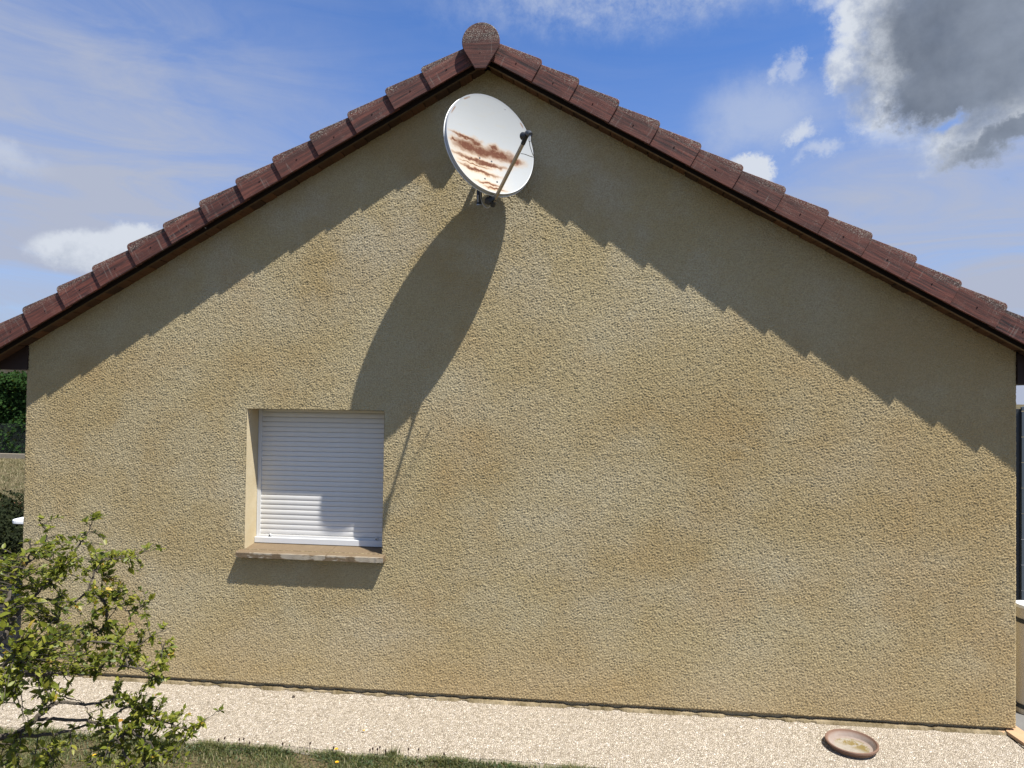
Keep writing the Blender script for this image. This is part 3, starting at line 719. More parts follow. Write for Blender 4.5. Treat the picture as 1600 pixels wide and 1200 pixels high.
# ------------------------------------------------------------------ terracotta saucer
def f_terra(k, v, b):
    x, y, z = k.sep(v)[:3]
    g = k.new('ShaderNodeNewGeometry'); nz = k.sep(g.outputs['Normal'])[2]
    rad = k.m('SQRT', k.m('ADD', k.m('MULTIPLY', x, x), k.m('MULTIPLY', y, y)))
    n = k.noise(v, 30, 5, .65); c = k.mix(n, (.135, .077, .052), (.20, .125, .088))
    ins = k.rng(rad, .138, .128)
    c = k.mix(k.m('MULTIPLY', ins, k.rng(k.noise(v, 18, 5, .6), .25, .6, .55, .95)), c, (.27, .22, .185))
    fl = k.rng(rad, .105, .095)
    sand = k.mix(k.noise(v, 60, 4, .7), (.20, .165, .12), (.34, .31, .26))
    c = k.mix(fl, c, sand)
    mud = k.m('MULTIPLY', fl, k.m('MULTIPLY', k.rng(k.noise(v, 24, 5, .7), .44, .54), k.rng(k.m('ADD', k.m('MULTIPLY', x, .9), y), -.035, .02)))
    c = k.mix(mud, c, (.17, .125, .045))
    bump(k, b, k.noise(v, 70, 4, .6), .4, .003); return c
M_terra = material('terracotta', f_terra, .85, .2)
sp = Vector((2.395, -.318, G))
R0 = .152
prof = [(.0001, .009), (.105, .009), (.118, .012), (.126, .022), (.134, .036), (R0-.012, .0400), (R0-.010, .0440), (R0-.004, .0455), (R0, .042), (R0, .032), (R0-.004, .030), (.132, .008), (.126, .001), (.0001, .001)]
m = MB(); m.lathe(prof, sp, n=64); o = m.build('saucer', M_terra, None, smooth=True, origin=sp, fixn=True)
o.rotation_euler = (.01, -.02, 0)
tag(o, 'round terracotta plant saucer with dried mud inside, lying on the gravel concrete', 'saucer')

# ------------------------------------------------------------------ tan edging at the right corner
M_tan = material('tan_terrace_slab', lambda k, v, b: (bump(k, b, k.noise(v, 50, 4, .6), .3, .004), k.mix(k.noise(v, 14, 5, .65), (.36, .22, .12), (.46, .31, .18)))[1], .8, .25)
MB().prism([(3.496, .03, G+.003), (3.475, -.01, G+.003), (3.49, -.17, G+.003), (3.53, -1.1, G+.003), (3.63, -1.1, G+.003), (3.59, -.0, G+.003), (3.585, .075, G+.003)], (0, 0, 0), (0, 0, .022)).build('paving_edging', M_tan, None, bevel=.003)
tag(bpy.data.objects['paving_edging'], 'long tan edging slab running from the right corner of the house', 'edging slab')
MB().prism([(3.425, .018, G+.003), (3.452, -.022, G+.003), (3.472, -.006, G+.003), (3.478, .020, G+.003)], (0, 0, 0), (0, 0, .014)).build('broken_edging', M_tan, None, bevel=.002)
tag(bpy.data.objects['broken_edging'], 'small broken tan chip beside the edging slab at the wall foot', 'edging fragment')
m = MB()
for i in range(60):
    x = random.uniform(3.475, 3.50); y = -.02-random.random()*.9
    m.box(x-.006, x+.006, y-.008, y+.008, G, G+random.uniform(.002, .007))
tag(m.build('gravel', M_edge), kind='stuff', label='grey gravel in the joint beside the tan edging slab', cat='gravel')

# ------------------------------------------------------------------ things glimpsed past the right corner
M_pipe = simple('beige_plastic_pipe', (.56, .50, .40), .5, .35, 0, .08)
pb = thing('drainpipe', (3.83, .34, G), 'fat beige drainpipe with dark clamps just past the right corner', 'drainpipe')
MB().lathe([(.075, 0), (.075, .735)], (3.83, .34, G), n=28).build('pipe', M_pipe, pb, smooth=True)
MB().lathe([(.03, .76), (.082, .758), (.086, .75), (.084, .735), (.074, .733)], (3.83, .34, G), n=28).build('collar', simple('white_collar', (.75, .74, .7), .4), pb, smooth=True)
M_clamp = simple('dark_metal_clamp', (.045, .05, .055), .5, .4, .5)
for zz in (.645, .055):
    MB().lathe([(.076, -.016), (.082, -.014), (.082, .014), (.076, .016)], (3.83, .34, G+zz), n=28).build('clamp', M_clamp, pb)
M_slate = simple('dark_slate_grey_paint', (.06, .075, .09), .45, .4, 0, .25, 4)
fn = thing('garden_screen', (5.2, 1.4, G), 'dark slate-grey arched garden screen behind the right corner of the house', 'fence')
zt_ = 2.02
for i in range(9):
    z = .14 + i*.217
    MB().box(4.42, 6.2, 1.39, 1.41, G+z, G+z+.210).build('plank', M_slate, fn)
m = MB(); pts = [(4.42 + 1.78*t, 1.39, G+2.10+.16*sin(pi*min(1, t*1.0+.05))) for t in np.linspace(0, 1, 16)]
m.prism([(4.42, 1.39, G+2.096)] + pts + [(6.2, 1.39, G+2.096)], (0, 0, 0), (0, .02, 0)); m.build('arched_top', M_slate, fn)
for x in (4.40, 5.3, 6.22): MB().box(x-.03, x+.03, 1.412, 1.47, G, G+2.11).build('post', M_clamp, fn)

# ------------------------------------------------------------------ background past the left corner
# lawn, kerb, hedge with wire fence
def scatter(nm, P, N, size, mats, mi=None, leafshape='tri'):
    n = len(P)
    if n == 0: return
    t = np.cross(N, rng.normal(size=(n, 3))); t /= np.linalg.norm(t, axis=1)[:, None]+1e-9; b = np.cross(N, t)
    s = size[:, None]
    V = np.stack([P-t*s*.5, P+b*s*.45, P+t*s*.5, P-b*s*.45], 1).reshape(-1, 3); F = np.arange(4*n).reshape(n, 4)
    return fast_mesh(nm, V, F, mats, mi)
hedge = thing('hedge', (-18.6, 15.6, G), 'tall dense dark green clipped hedge beyond the lawn, left of the house', 'hedge')
MB().prism([(-32, 15.1, G+.03), (-8, 15.1, G+.03), (-8, 15.1, 2.3), (-32, 15.1, 2.3)], (0, 0, 0), (0, 1.1, 0)).build('shade_core', simple('hedge_shade', (.012, .022, .008), .9, .1), hedge)  # solid core, shade between the leaves put into its dark colour
nl = 42000
P = np.stack([rng.uniform(-26, -12, nl), 15.0 + rng.normal(0, .09, nl) + .10*np.sin(rng.uniform(0, 6, nl)), rng.uniform(G+.05, 2.58, nl)], 1)
P[:, 1] += .10*np.sin(P[:, 0]*3.1+2*np.sin(P[:, 2]*3))
tp = rng.random(nl) < .18; P[tp, 2] = 2.50 + rng.normal(0, .07, tp.sum()); P[tp, 1] = rng.uniform(14.9, 16.2, tp.sum())
Nn = rng.normal(size=(nl, 3)) + np.array([0, -1.1, .9]); Nn /= np.linalg.norm(Nn, axis=1)[:, None]
o = link('foliage', scatter('foliage', P, Nn, rng.uniform(.05, .13, nl), M_hedge), hedge, (0, 0, 0)); o['kind'] = 'stuff'
wf = thing('wire_fence', (-18, 14.75, G), 'low chain-link wire fence standing in front of the clipped hedge', 'fence')
M_wire = simple('grey_fence_wire', (.10, .11, .10), .6, .3, .5)
m = MB(); 
for i in range(150):
    x = -20.5+i*.055
    m.add([(x, 14.75, .02), (x+.006, 14.75, .02), (x+1.006, 14.75, 1.02), (x+1.0, 14.75, 1.02)], [(0, 1, 2, 3)])
    m.add([(x+1.0, 14.756, .02), (x+1.006, 14.756, .02), (x+.006, 14.756, 1.02), (x, 14.756, 1.02)], [(0, 1, 2, 3)])
o = m.build('wire_mesh', M_wire, wf, fixn=False); o['kind'] = 'stuff'
for x in (-20.6, -18.1, -15.6, -13.1): MB().tube([(x, 14.78, G), (x, 14.78, 1.1)], .025, 8).build('post', M_wire, wf)
MB().box(-30, -9, 14.45, 14.62, G-.02, .09).build('kerb', M_edge); tag(bpy.data.objects['kerb'], kind='structure')
# red earth strip
m = MB().add([(-13.5, 5.6, G-.004), (-6, 5.6, G-.004), (-6, 7.0, G-.004), (-14.5, 7.2, G-.004)], [(0, 1, 2, 3)])
tag(m.build('flower_bed', simple('red_brown_earth', (.22, .11, .06), .95, .1, 0, .5, 6), fixn=False), kind='structure')
# dry lawn tufts in the distance + near grass
def blades(nm, X, Y, H, lean, wd, mats, mi=None, z0=None):
    n = len(X); a = rng.uniform(0, 2*pi, n); d = np.stack([np.cos(a), np.sin(a), np.zeros(n)], 1); s = np.stack([-np.sin(a), np.cos(a), np.zeros(n)], 1)
    B = np.stack([X, Y, np.full(n, G-.012) if z0 is None else z0], 1); w_ = wd[:, None]; h = H[:, None]; l = lean[:, None]; up_ = np.array([0, 0, 1.])
    M1 = B + up_*h*.55 + d*l*h*.35; Tp = B + up_*h*.9 + d*l*h
    V = np.stack([B-s*w_, B+s*w_, M1+s*w_*.8, M1-s*w_*.8, Tp, Tp], 1)
    V = np.stack([B-s*w_, B+s*w_, M1+s*w_*.8, M1-s*w_*.8, Tp], 1).reshape(-1, 3)
    i = np.arange(n)*5
    F = np.concatenate([np.stack([i, i+1, i+2], 1), np.stack([i, i+2, i+3], 1), np.stack([i+3, i+2, i+4], 1)])
    return fast_mesh(nm, V, F, mats, None if mi is None else np.concatenate([mi, mi, mi]))
n = 26000; X = rng.uniform(-20, -5, n); Y = rng.uniform(7.2, 14.4, n)
o = link('dry_grass', blades('dry_grass', X, Y, rng.uniform(.02, .07, n), rng.uniform(.2, .9, n), rng.uniform(.003, .007, n), leaf_mat('dry_grass_blade', [(.10, .11, .04), (.22, .18, .09), (.32, .26, .15), (.36, .30, .18)], .25, .7)), None)
tag(o, 'dry yellowish lawn stretching back to the hedge', 'grass', kind='stuff')
# near lawn: clumpy, mixed green and straw
n = 190000
X = rng.uniform(-4.2, 2.2, n); Y = -.76 - rng.random(n)**1.6*2.0
cl = np.sin(X*7.3+np.sin(Y*9)*1.3)*np.sin(Y*11+X*2.1)+.6*np.sin(X*17+Y*13)
keep = rng.random(n) < np.clip(.55+.35*cl, .12, 1); X, Y, cl = X[keep], Y[keep], cl[keep]
e_ = np.interp(X, xs, fr)-.045; Y = np.minimum(Y, e_ + rng.normal(0, .012, len(X)) + .012*np.sin(X*31))
H = rng.uniform(.009, .030, len(X))*(1+.35*np.clip(cl, 0, 2)); near = np.clip(1-np.abs(Y-e_)/.10, 0, 1); H *= 1+.25*near
o = link('grass', blades('grass', X, Y, H, rng.uniform(.2, 1.4, len(X)), rng.uniform(.0010, .0030, len(X)), M_grass), None)
tag(o, 'short patchy lawn grass with straw patches at the edge of the gravel concrete', 'grass', kind='stuff')
n = 16000; X = rng.uniform(-3.5, 1.6, n); Y = np.interp(X, xs, fr)-.05-np.abs(rng.normal(0, .05, n))
cl = np.sin(X*9)+np.sin(X*23+1); kp = rng.random(n) < np.clip(.4+.3*cl, .08, 1); X, Y = X[kp], Y[kp]; n = len(X)
P = np.stack([X, Y, G-.01+np.abs(rng.normal(0, .014, n))], 1); Nn = rng.normal(size=(n, 3))+np.array([0, -.3, 1.2]); Nn /= np.linalg.norm(Nn, axis=1)[:, None]
o = link('ground_cover', scatter('ground_cover', P, Nn, rng.uniform(.006, .015, n), M_dgrass), None)
tag(o, 'dark clover and seed heads creeping along the concrete edge', 'ground cover', kind='stuff')
# dark seed heads standing up
m = MB()
for px in (374, 380, 390, 440, 483, 578, 581, 590, 594, 603, 693, 520, 640, 655, 352, 340):
    p = ground_at(px+jit(2), float(np.interp(px, (300, 640, 800), (1163, 1183, 1198))), G); h0 = random.uniform(.02, .045); 
    m.tube([p, p+Vector((jit(.004), 0, h0))], .0012, 4); m.tube([p+Vector((0, 0, h0)), p+Vector((0, 0, h0+.007)), p+Vector((0, 0, h0+.016))], [.003, .006, .002], 6)
tag(m.build('seed_heads', simple('dark_seed_head', (.035, .02, .015), .9, .1)), 'dark brown seed heads standing along the concrete edge', 'ground cover', kind='stuff')
# yellow flowers
M_yel = simple('yellow_petal', (.75, .45, .02), .6, .3, 0, .15); M_stem = simple('green_stem', (.08, .13, .03), .6, .3)
FL = [((525, 1176), 'yellow flower at the lawn edge, upper of the two below the window'), ((526, 1197), 'yellow flower lowest in the lawn below the window'),
      ((147, 1186), 'left one of two yellow flowers close together below the shrub'), ((158, 1187), 'right one of two yellow flowers close together below the shrub'),
      ((568, 1141), 'small yellow flower on a trailing stem over the concrete')]
for (px, py), lab in FL:
    big = py != 1141; p = ground_at(px, py+4, G); hz = .035 if big else .014
    t_ = thing('yellow_flower', p, lab, 'flower', 'yellow flowers in the lawn')
    MB().tube([p+Vector((0, 0, -.01)), p+Vector((.002, 0, hz))], .0012, 5).build('stem', M_stem, t_)
    m = MB(); c = p+Vector((.002, -.002, hz+.002)); R1 = .013 if big else .008
    for ring, (rr, tilt) in enumerate(((1, .25), (.8, .55), (.5, 1.0))):
        for j in range(12):
            a = 2*pi*j/12+ring*.26; d = Vector((cos(a)*cos(tilt), sin(a)*cos(tilt), sin(tilt))); s_ = Vector((-sin(a), cos(a), 0))*.0028
            m.add([c, c+d*R1*rr*.6+s_, c+d*R1*rr, c+d*R1*rr*.6-s_], [(0, 1, 2, 3)])
    m.build('petals', M_yel, t_, fixn=False)
# weed at the concrete edge, with a tall thin stalk
wp = ground_at(612, 1180, G); wd_ = thing('weed', wp, 'bushy green weed with one tall thin stalk at the concrete edge', 'plant')
n = 150; a = rng.uniform(0, 2*pi, n); 
o = link('leaves', blades('leaves', wp.x+rng.normal(0, .02, n), wp.y+rng.normal(0, .008, n), rng.uniform(.02, .065, n), rng.uniform(.1, 1.0, n), rng.uniform(.001, .003, n), M_grass), wd_, (0, 0, 0))
MB().tube([wp, wp+Vector((-.004, 0, .09)), wp+Vector((.002, 0, .17))], [.0016, .0012, .0008], 5).build('stalk', simple('straw_stalk', (.16, .13, .07), .7, .2), wd_)
def rocky(c, r, squash=(1, 1, 1), sub=3, amp=.18, name='rock', mat=None):
    bm = bmesh.new(); bmesh.ops.create_icosphere(bm, subdivisions=sub, radius=1)
    ph = [random.uniform(0, 6) for _ in range(6)]
    for v in bm.verts:
        d = v.co; f = 1+amp*(sin(d.x*3+ph[0])*sin(d.y*2.6+ph[1])+.5*sin(d.z*5+ph[2])*cos(d.x*6+ph[3])+.25*sin(d.y*11+ph[4])+.2*sin(d.z*13+d.x*9+ph[5]))
        v.co = Vector((d.x*squash[0], d.y*squash[1], d.z*squash[2]))*f*r
    me = bpy.data.meshes.new(name); bm.to_mesh(me); bm.free(); me.materials.append(mat); return link(name, me, None, c)
M_rock = material('grey_boulder', lambda k, v, b: (bump(k, b, k.noise(v, 14, 6, .65), .9, .03), k.mix(k.noise(v, 9, 6, .7), (.055, .052, .046), (.16, .15, .135)))[1], .9, .2)
q = at(458, 1086, -.12); tag(rocky((q.x, -.11, G+.006), .010, (1.2, 1, .8), 2, .15, 'pebble', simple('dark_pebble', (.05, .035, .025), .9)), 'small dark brown pebble on the concrete below the window', 'pebble')
q = at(362, 1150, -.5); 
bo = rocky((-4.12, .62, G+.20), .30, (1.0, .8, .85), 4, .12, 'boulder', M_rock); tag(bo, 'grey boulder beside the left corner of the house, partly behind the shrub', 'boulder')
# low dark shrub behind the table
M_bush = leaf_mat('dark_bush_leaf', [(.008, .010, .005), (.016, .022, .009), (.03, .035, .015)], .08, .9, .08)
def dark_bush(c, rx, ry, rz, n, label, mat=M_bush, name='dark_bush'):
    t_ = thing(name, (c[0], c[1], G), label, 'shrub')
    u = rng.normal(size=(n, 3)); u /= np.linalg.norm(u, axis=1)[:, None]; u[:, 2] = np.abs(u[:, 2])
    rad = rng.uniform(.72, 1.05, n)*(1+.12*np.sin(u[:, 0]*7+u[:, 2]*5)+.08*np.sin(u[:, 1]*11))
    P = u*rad[:, None]*np.array([rx, ry, rz])+np.array([c[0], c[1], G])
    Nn = u+rng.normal(0, .6, (n, 3)); Nn /= np.linalg.norm(Nn, axis=1)[:, None]
    o = link('foliage', scatter('foliage', P, Nn, rng.uniform(.02, .05, n), mat), t_, (0, 0, 0)); o['kind'] = 'stuff'
    cm = MB(); cm.lathe([(.0001, G)]+[(rx*.72*cos(q_), G+.01+rz*.74*sin(q_)) for q_ in np.linspace(0, pi/2*.98, 8)], (c[0], c[1], 0), n=20, squash=ry/rx); cm.build('shade_core', simple('bush_shade', (.012, .018, .008), .9, .1), t_)  # solid core coloured as the shade inside the bush
    m = MB()
    for i in range(9):
        a = i*.7; m.tube([(c[0], c[1], G), (c[0]+rx*.35*cos(a), c[1]+ry*.35*sin(a), G+rz*.5), (c[0]+rx*.75*cos(a), c[1]+ry*.75*sin(a), G+rz*.75)], [.02, .012, .004], 5)
    m.build('stems', M_bark, t_)
dark_bush((-7.9, 3.7), 1.5, 1.1, .70, 26000, 'low dark green rounded shrub behind the white table, left of the house')
dark_bush((-5.75, 1.45), .60, .5, .52, 9000, 'small dark shrub nearest the left corner of the house', name='small_bush')
# white garden table
tb = thing('garden_table', (-4.71, 2.2, G), 'white garden table whose corner shows past the left edge of the house', 'table')
m = MB(); c = Vector((-4.71, 2.2, 0)); pr_ = []
hx, hy, rc_ = .60, .42, .10
for (sx_, sy_, a0) in ((1, 1, 0), (-1, 1, pi/2), (-1, -1, pi), (1, -1, 3*pi/2)):
    for j in range(6):
        a = a0+j*pi/10; pr_.append((c.x+sx_*(hx-rc_)+rc_*cos(a), c.y+sy_*(hy-rc_)+rc_*sin(a), .70))
m.prism(pr_, (0, 0, 0), (0, 0, .04)); M_tab = simple('white_table_plastic', (.78, .79, .80), .4, .4, 0, .04)
m.build('tabletop', M_tab, tb, bevel=.008)
for sx_ in (-1, 1):
    for sy_ in (-1, 1): MB().tube([(c.x+sx_*.34, c.y+sy_*.28, .699), (c.x+sx_*.36, c.y+sy_*.32, G)], [.03, .02], 10).build('leg', M_tab, tb, smooth=True)
# neighbouring roof glimpsed over the left eaves
nh = thing('neighbour_house', (-17.5, 20.5, G), 'neighbouring house whose red tiled roof peeks over the left eaves', 'house')
p = at(3, 497, 18.0)
MB().box(-24.5, p.x-.9, 18.3, 24, G, p.z-1.2).build('wall', M_jamb, nh)
m = MB(); rz_ = p.z
m.prism([(-25.2, 17.7, rz_-1.35), (-25.2, 21, rz_+.02), (-25.2, 24.5, rz_-1.35)], (-25.2, 0, 0), (p.x+.1, 0, 0))
M_rt = material('red_clay_tile_roof', lambda k, v, b: (bump(k, b, k.noise(k.map(v, scale=(6, 1, 1)), 3, 3, .5), .8, .05), k.mix(k.noise(k.map(v, scale=(5, 1, 1)), 4, 4, .6), (.20, .07, .04), (.34, .14, .08)))[1], .85, .2)
m.build('roof', M_rt, nh)

# ------------------------------------------------------------------ shrub in the foreground
shrub = thing('shrub', (-1.45, -2.75, G), 'spreading yellow-green leafy shrub with grey branches at the lower left, in front of the wall', 'shrub')
def pp(l): return [at(x, y, Y) for x, y, Y in l]
limbs = [  # pixel x, pixel y, plane
    ([(-170, 1640, -2.75), (-110, 1330, -2.72), (-30, 1175, -2.70), (25, 1147, -2.66), (55, 1124, -2.62), (75, 1106, -2.6), (92, 1098, -2.58), (140, 1100, -2.52), (190, 1092, -2.48)], .015, .003),
    ([(55, 1124, -2.62), (95, 1124, -2.60), (135, 1126, -2.56), (165, 1135, -2.52), (200, 1142, -2.48), (235, 1160, -2.44)], .006, .003),
    ([(20, 1150, -2.66), (60, 1149, -2.62), (105, 1143, -2.58), (150, 1128, -2.52), (178, 1150, -2.46)], .007, .002),
    ([(-10, 1160, -2.69), (20, 1165, -2.60), (45, 1172, -2.55), (75, 1168, -2.5)], .004, .0015),
    ([(-170, 1640, -2.75), (-120, 1250, -2.85), (-60, 1090, -2.84), (0, 1045, -2.82), (30, 1026, -2.80), (60, 1060, -2.70)], .014, .004),
    ([(0, 1045, -2.82), (45, 1055, -2.74), (90, 1050, -2.66), (130, 1046, -2.6), (200, 1040, -2.5), (240, 1056, -2.45)], .008, .002),
    ([(-60, 1090, -2.84), (-10, 1015, -2.80), (12, 985, -2.76), (22, 965, -2.72), (45, 942, -2.66), (78, 938, -2.6), (92, 955, -2.55), (90, 975, -2.5)], .010, .002),
    ([(12, 985, -2.76), (8, 950, -2.78), (18, 925, -2.74), (30, 902, -2.70), (42, 882, -2.66), (62, 868, -2.62), (82, 862, -2.58)], .007, .002),
    ([(45, 942, -2.66), (75, 910, -2.62), (92, 892, -2.6), (108, 876, -2.56), (126, 850, -2.52), (138, 830, -2.5), (145, 812, -2.48), (143, 802, -2.47)], .005, .0012),
    ([(42, 882, -2.66), (46, 865, -2.66), (48, 843, -2.66)], .0035, .002),
    ([(62, 868, -2.62), (72, 845, -2.6), (70, 818, -2.58)], .003, .001),
    ([(92, 955, -2.55), (130, 930, -2.5), (150, 890, -2.46), (160, 875, -2.44), (190, 872, -2.42), (225, 863, -2.40), (262, 850, -2.38)], .004, .001),
    ([(130, 930, -2.5), (158, 936, -2.46), (167, 955, -2.44), (165, 972, -2.42), (155, 985, -2.42), (120, 1000, -2.5)], .0045, .002),
    ([(158, 936, -2.46), (180, 940, -2.42), (200, 955, -2.40), (222, 948, -2.38), (233, 940, -2.37)], .003, .001),
    ([(150, 890, -2.46), (148, 892, -2.44), (160, 896, -2.42)], .003, .002),
    ([(120, 1000, -2.55), (170, 1005, -2.48), (205, 1012, -2.42), (235, 995, -2.40), (265, 981, -2.38)], .004, .001),
    ([(200, 1040, -2.5), (190, 1015, -2.46), (220, 1045, -2.42), (245, 1058, -2.40), (252, 1035, -2.38), (255, 1008, -2.37)], .003, .001),
    ([(78, 1065, -2.55), (82, 1080, -2.54), (110, 1092, -2.50), (130, 1097, -2.48), (138, 1115, -2.46)], .003, .0012),
    ([(15, 1085, -2.6), (25, 1100, -2.58), (40, 1108, -2.56), (44, 1128, -2.55)], .002, .0012),
    ([(165, 1135, -2.52), (200, 1105, -2.46), (250, 1125, -2.42), (290, 1138, -2.38), (312, 1130, -2.36), (342, 1110, -2.34)], .004, .001),
    ([(235, 1160, -2.44), (262, 1190, -2.42), (285, 1165, -2.40), (290, 1150, -2.38)], .0025, .001),
    ([(165, 1180, -2.5), (190, 1150, -2.42), (212, 1130, -2.40)], .003, .0015),
    ([(178, 1150, -2.46), (200, 1185, -2.46), (215, 1230, -2.5)], .004, .003),
    ([(-110, 1330, -2.72), (0, 1260, -2.6), (70, 1215, -2.5), (80, 1190, -2.45), (70, 1165, -2.42)], .006, .0015),
    ([(-110, 1330, -2.72), (60, 1280, -2.5), (150, 1240, -2.45), (240, 1190, -2.4)], .007, .003),
]
bm_ = MB(); nodes = []
for pts, ra, rb in limbs:
    C_ = curve(pp(pts), 7); N = len(C_)
    for i in range(1, N-1): C_[i] = C_[i] + Vector((jit(.0025), jit(.004), jit(.0025)))
    bm_.tube(C_, [ra+(rb-ra)*i/(N-1) for i in range(N)], 7); nodes += C_[2:]
# clumps: px, py, rx, ry, leaves
clumps = [(12, 880, 14, 14, 45), (30, 850, 10, 6, 10), (40, 905, 26, 16, 90), (20, 935, 22, 18, 70), (70, 865, 18, 10, 50), (90, 855, 16, 12, 60), (72, 822, 9, 14, 26), (75, 885, 22, 16, 100),
          (105, 872, 14, 12, 50), (60, 925, 28, 20, 100), (100, 905, 20, 18, 80), (85, 940, 26, 18, 80), (120, 880, 10, 10, 20), (145, 868, 18, 9, 50), (165, 880, 20, 10, 70), (150, 890, 16, 8, 35), (178, 866, 14, 8, 40), (158, 850, 6, 8, 16), (145, 815, 10, 12, 20), (162, 808, 9, 5, 10), (133, 828, 8, 6, 8),
          (205, 890, 12, 9, 16), (216, 892, 6, 8, 10), (190, 860, 9, 4, 8), (210, 868, 12, 6, 14), (235, 858, 10, 4, 10), (255, 852, 9, 4, 9), (195, 905, 8, 5, 7),
          (160, 925, 22, 14, 70), (185, 920, 16, 14, 70), (180, 938, 22, 12, 50), (205, 930, 12, 10, 28), (215, 955, 12, 10, 22), (228, 942, 8, 5, 8), (130, 925, 14, 12, 20), (125, 950, 18, 14, 40), (145, 962, 16, 10, 30),
          (25, 965, 18, 14, 40), (60, 965, 22, 12, 40), (30, 1000, 26, 14, 60), (65, 985, 26, 12, 55), (100, 970, 20, 12, 45), (110, 990, 24, 12, 60), (140, 985, 20, 14, 60), (175, 985, 18, 12, 55), (165, 1005, 30, 14, 110), (205, 990, 18, 12, 50), (215, 1005, 16, 10, 40),
          (80, 1010, 30, 14, 90), (120, 1015, 30, 14, 120), (160, 1025, 32, 14, 150), (195, 1020, 22, 14, 90), (225, 978, 12, 8, 22), (258, 980, 10, 5, 10), (235, 1000, 10, 6, 10),
          (20, 1050, 26, 14, 90), (45, 1065, 24, 14, 100), (70, 1045, 22, 12, 70), (20, 1075, 16, 12, 60), (100, 1035, 26, 12, 90), (130, 1045, 26, 10, 90), (155, 1050, 18, 10, 50), (60, 1085, 14, 10, 30), (90, 1080, 14, 9, 16), (110, 1072, 10, 8, 9), (85, 1095, 10, 9, 12), (52, 1115, 8, 10, 12), (70, 1110, 10, 8, 10),
          (215, 1030, 14, 10, 40), (232, 1028, 14, 8, 35), (262, 1020, 9, 14, 50), (256, 1045, 9, 14, 50), (262, 1005, 8, 6, 14), (250, 1065, 9, 8, 14),
          (192, 1070, 7, 12, 16), (180, 1092, 20, 12, 50), (165, 1100, 14, 10, 30), (215, 1085, 16, 10, 40), (235, 1070, 10, 10, 22), (255, 1072, 12, 10, 14), (195, 1110, 26, 12, 90), (225, 1105, 20, 12, 80), (250, 1098, 12, 10, 30),
          (165, 1125, 20, 12, 60), (205, 1130, 26, 14, 110), (240, 1125, 22, 14, 100), (265, 1120, 16, 12, 60), (285, 1140, 18, 12, 60), (300, 1130, 14, 8, 30), (320, 1128, 8, 5, 9), (338, 1113, 8, 5, 8),
          (150, 1150, 24, 14, 70), (185, 1160, 26, 16, 90), (225, 1155, 26, 16, 110), (255, 1150, 20, 14, 80), (165, 1180, 30, 16, 90), (210, 1185, 28, 16, 110), (250, 1180, 24, 16, 90), (270, 1165, 12, 12, 30),
          (75, 1175, 14, 12, 34), (68, 1195, 18, 10, 34), (15, 1185, 16, 12, 60), (10, 1205, 20, 12, 60), (110, 1190, 20, 14, 34), (35, 1140, 18, 6, 26), (20, 1135, 12, 6, 14),
          (-40, 900, 36, 40, 260), (-60, 980, 46, 44, 300), (-40, 1060, 40, 40, 260), (-60, 1140, 40, 30, 160), (-100, 940, 40, 60, 260), (-110, 1060, 40, 60, 240), (60, 1240, 60, 26, 180), (180, 1240, 70, 26, 240), (-40, 1220, 50, 30, 160)]
NP = np.array([tuple(p) for p in nodes])
leafP = []; leafD = []; leafS = []; leafY = []
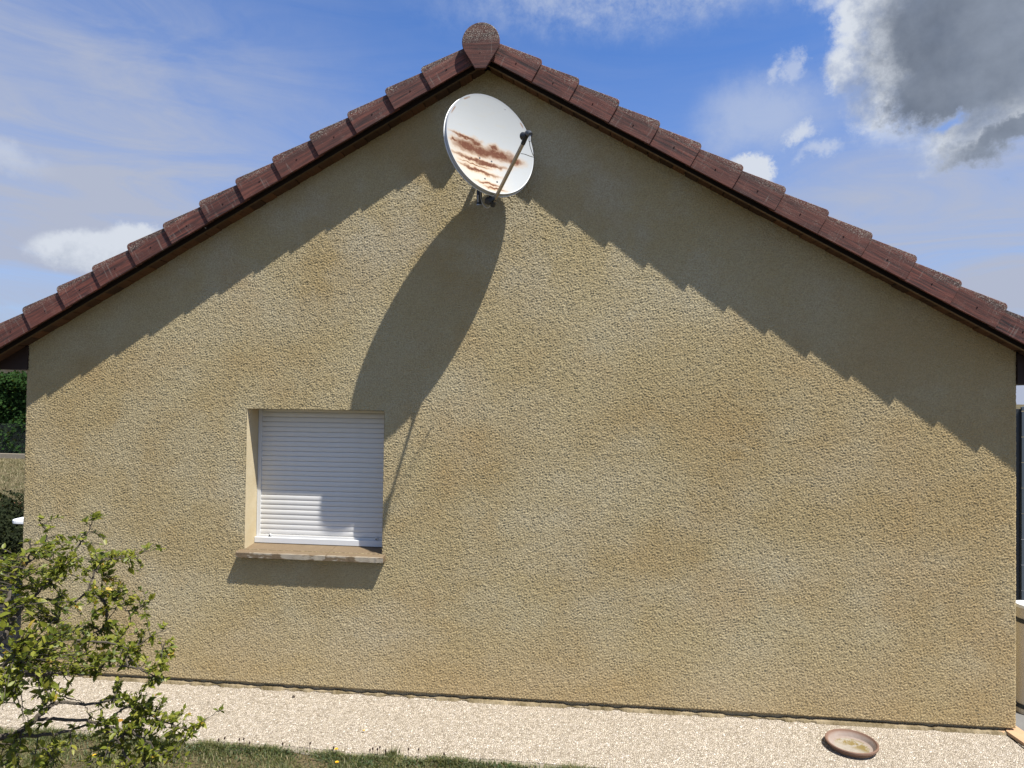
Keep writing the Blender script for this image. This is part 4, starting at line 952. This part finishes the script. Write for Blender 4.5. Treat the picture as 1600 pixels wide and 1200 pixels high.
for (cx, cy, rx, ry, cnt) in clumps:
    cP = at(cx, cy, -2.5); d = np.linalg.norm(NP[:, [0, 2]]-np.array([cP.x, cP.z]), axis=1); near_ = NP[np.argmin(d)]
    Y0 = near_[1] + jit(.04); cP = at(cx, cy, Y0)
    ppm = FPX/(Y0-CAM.y); sx_, sz_ = rx/ppm, ry/ppm; sy_ = .5*(sx_+sz_)+.03
    cnt = int(cnt*1.65); nt = max(1, cnt//10)
    for t in range(nt):
        tip = cP + Vector((random.gauss(0, .62)*sx_, random.gauss(0, .7)*sy_, random.gauss(0, .62)*sz_))
        d = np.linalg.norm(NP-np.array(tuple(tip)), axis=1); b0_ = Vector(NP[np.argmin(d)])
        L = (tip-b0_).length
        if L > .22: b0_ = tip + (b0_-tip).normalized()*.12 if cnt > 60 else b0_
        mid = b0_.lerp(tip, .5) + Vector((jit(.012), jit(.012), jit(.006)+.004))
        C_ = curve([b0_, mid, tip], 3); bm_.tube(C_, [.0019-.0010*i/(len(C_)-1) for i in range(len(C_))], 4, cap=False)
        ax = (tip-b0_).normalized(); per = max(3, cnt//nt)
        for i in range(per):
            s = random.uniform(.25, 1.02); a = C_[min(len(C_)-1, int(s*(len(C_)-1)))].lerp(tip, max(0, s-.85))
            dr = (ax*.5 + Vector((random.gauss(0, .6), random.gauss(0, .6), random.gauss(.15, .5)))).normalized()
            leafP.append(tuple(a)); leafD.append(tuple(dr)); sz = random.choice((1, 1, .85, .7, .55, .45, 1.35)); leafS.append(.0128*sz*random.uniform(.75, 1.2)*(1.2 if cy > 1060 and cx < 110 else 1)); 
            leafY.append(1 if (random.random() < (.12 if (130 < cx < 215 and 900 < cy < 960) else .014)) else 0)
bm_.build('branches', M_bark, shrub, smooth=True, fixn=False)
P = np.array(leafP); Dd = np.array(leafD); Sz = np.array(leafS)[:, None]; n = len(P)
up_ = np.array([0, -.25, 1.]) + rng.normal(0, .55, (n, 3)); s_ = np.cross(Dd, up_); s_ /= np.linalg.norm(s_, axis=1)[:, None]; nn = np.cross(s_, Dd)
# a folded, pointed leaf: base, two lower and two upper side points, midrib points and the tip
B = P; m1 = P + Dd*Sz*.55 - nn*Sz*.10; m2 = P + Dd*Sz*1.15 - nn*Sz*.10; tip = P + Dd*Sz*1.75 - nn*Sz*.28
l1 = P + Dd*Sz*.5 + s_*Sz*.42; l2 = P + Dd*Sz*1.1 + s_*Sz*.36; q1 = P + Dd*Sz*.5 - s_*Sz*.42; q2 = P + Dd*Sz*1.1 - s_*Sz*.36
V = np.stack([B, m1, m2, tip, l1, l2, q1, q2], 1).reshape(-1, 3); i = np.arange(n)*8
T_ = lambda a, b, c: np.stack([i+a, i+b, i+c], 1)
F = np.concatenate([T_(0, 1, 4), T_(4, 1, 2), T_(4, 2, 5), T_(5, 2, 3), T_(0, 6, 1), T_(6, 2, 1), T_(6, 7, 2), T_(7, 3, 2)])
mi = np.tile(np.array(leafY), 8)
o = link('leaves', fast_mesh('leaves', V, F, [M_leaf, M_leafy], mi, True), shrub, (0, 0, 0)); o['kind'] = 'stuff'
print('leaves', n)
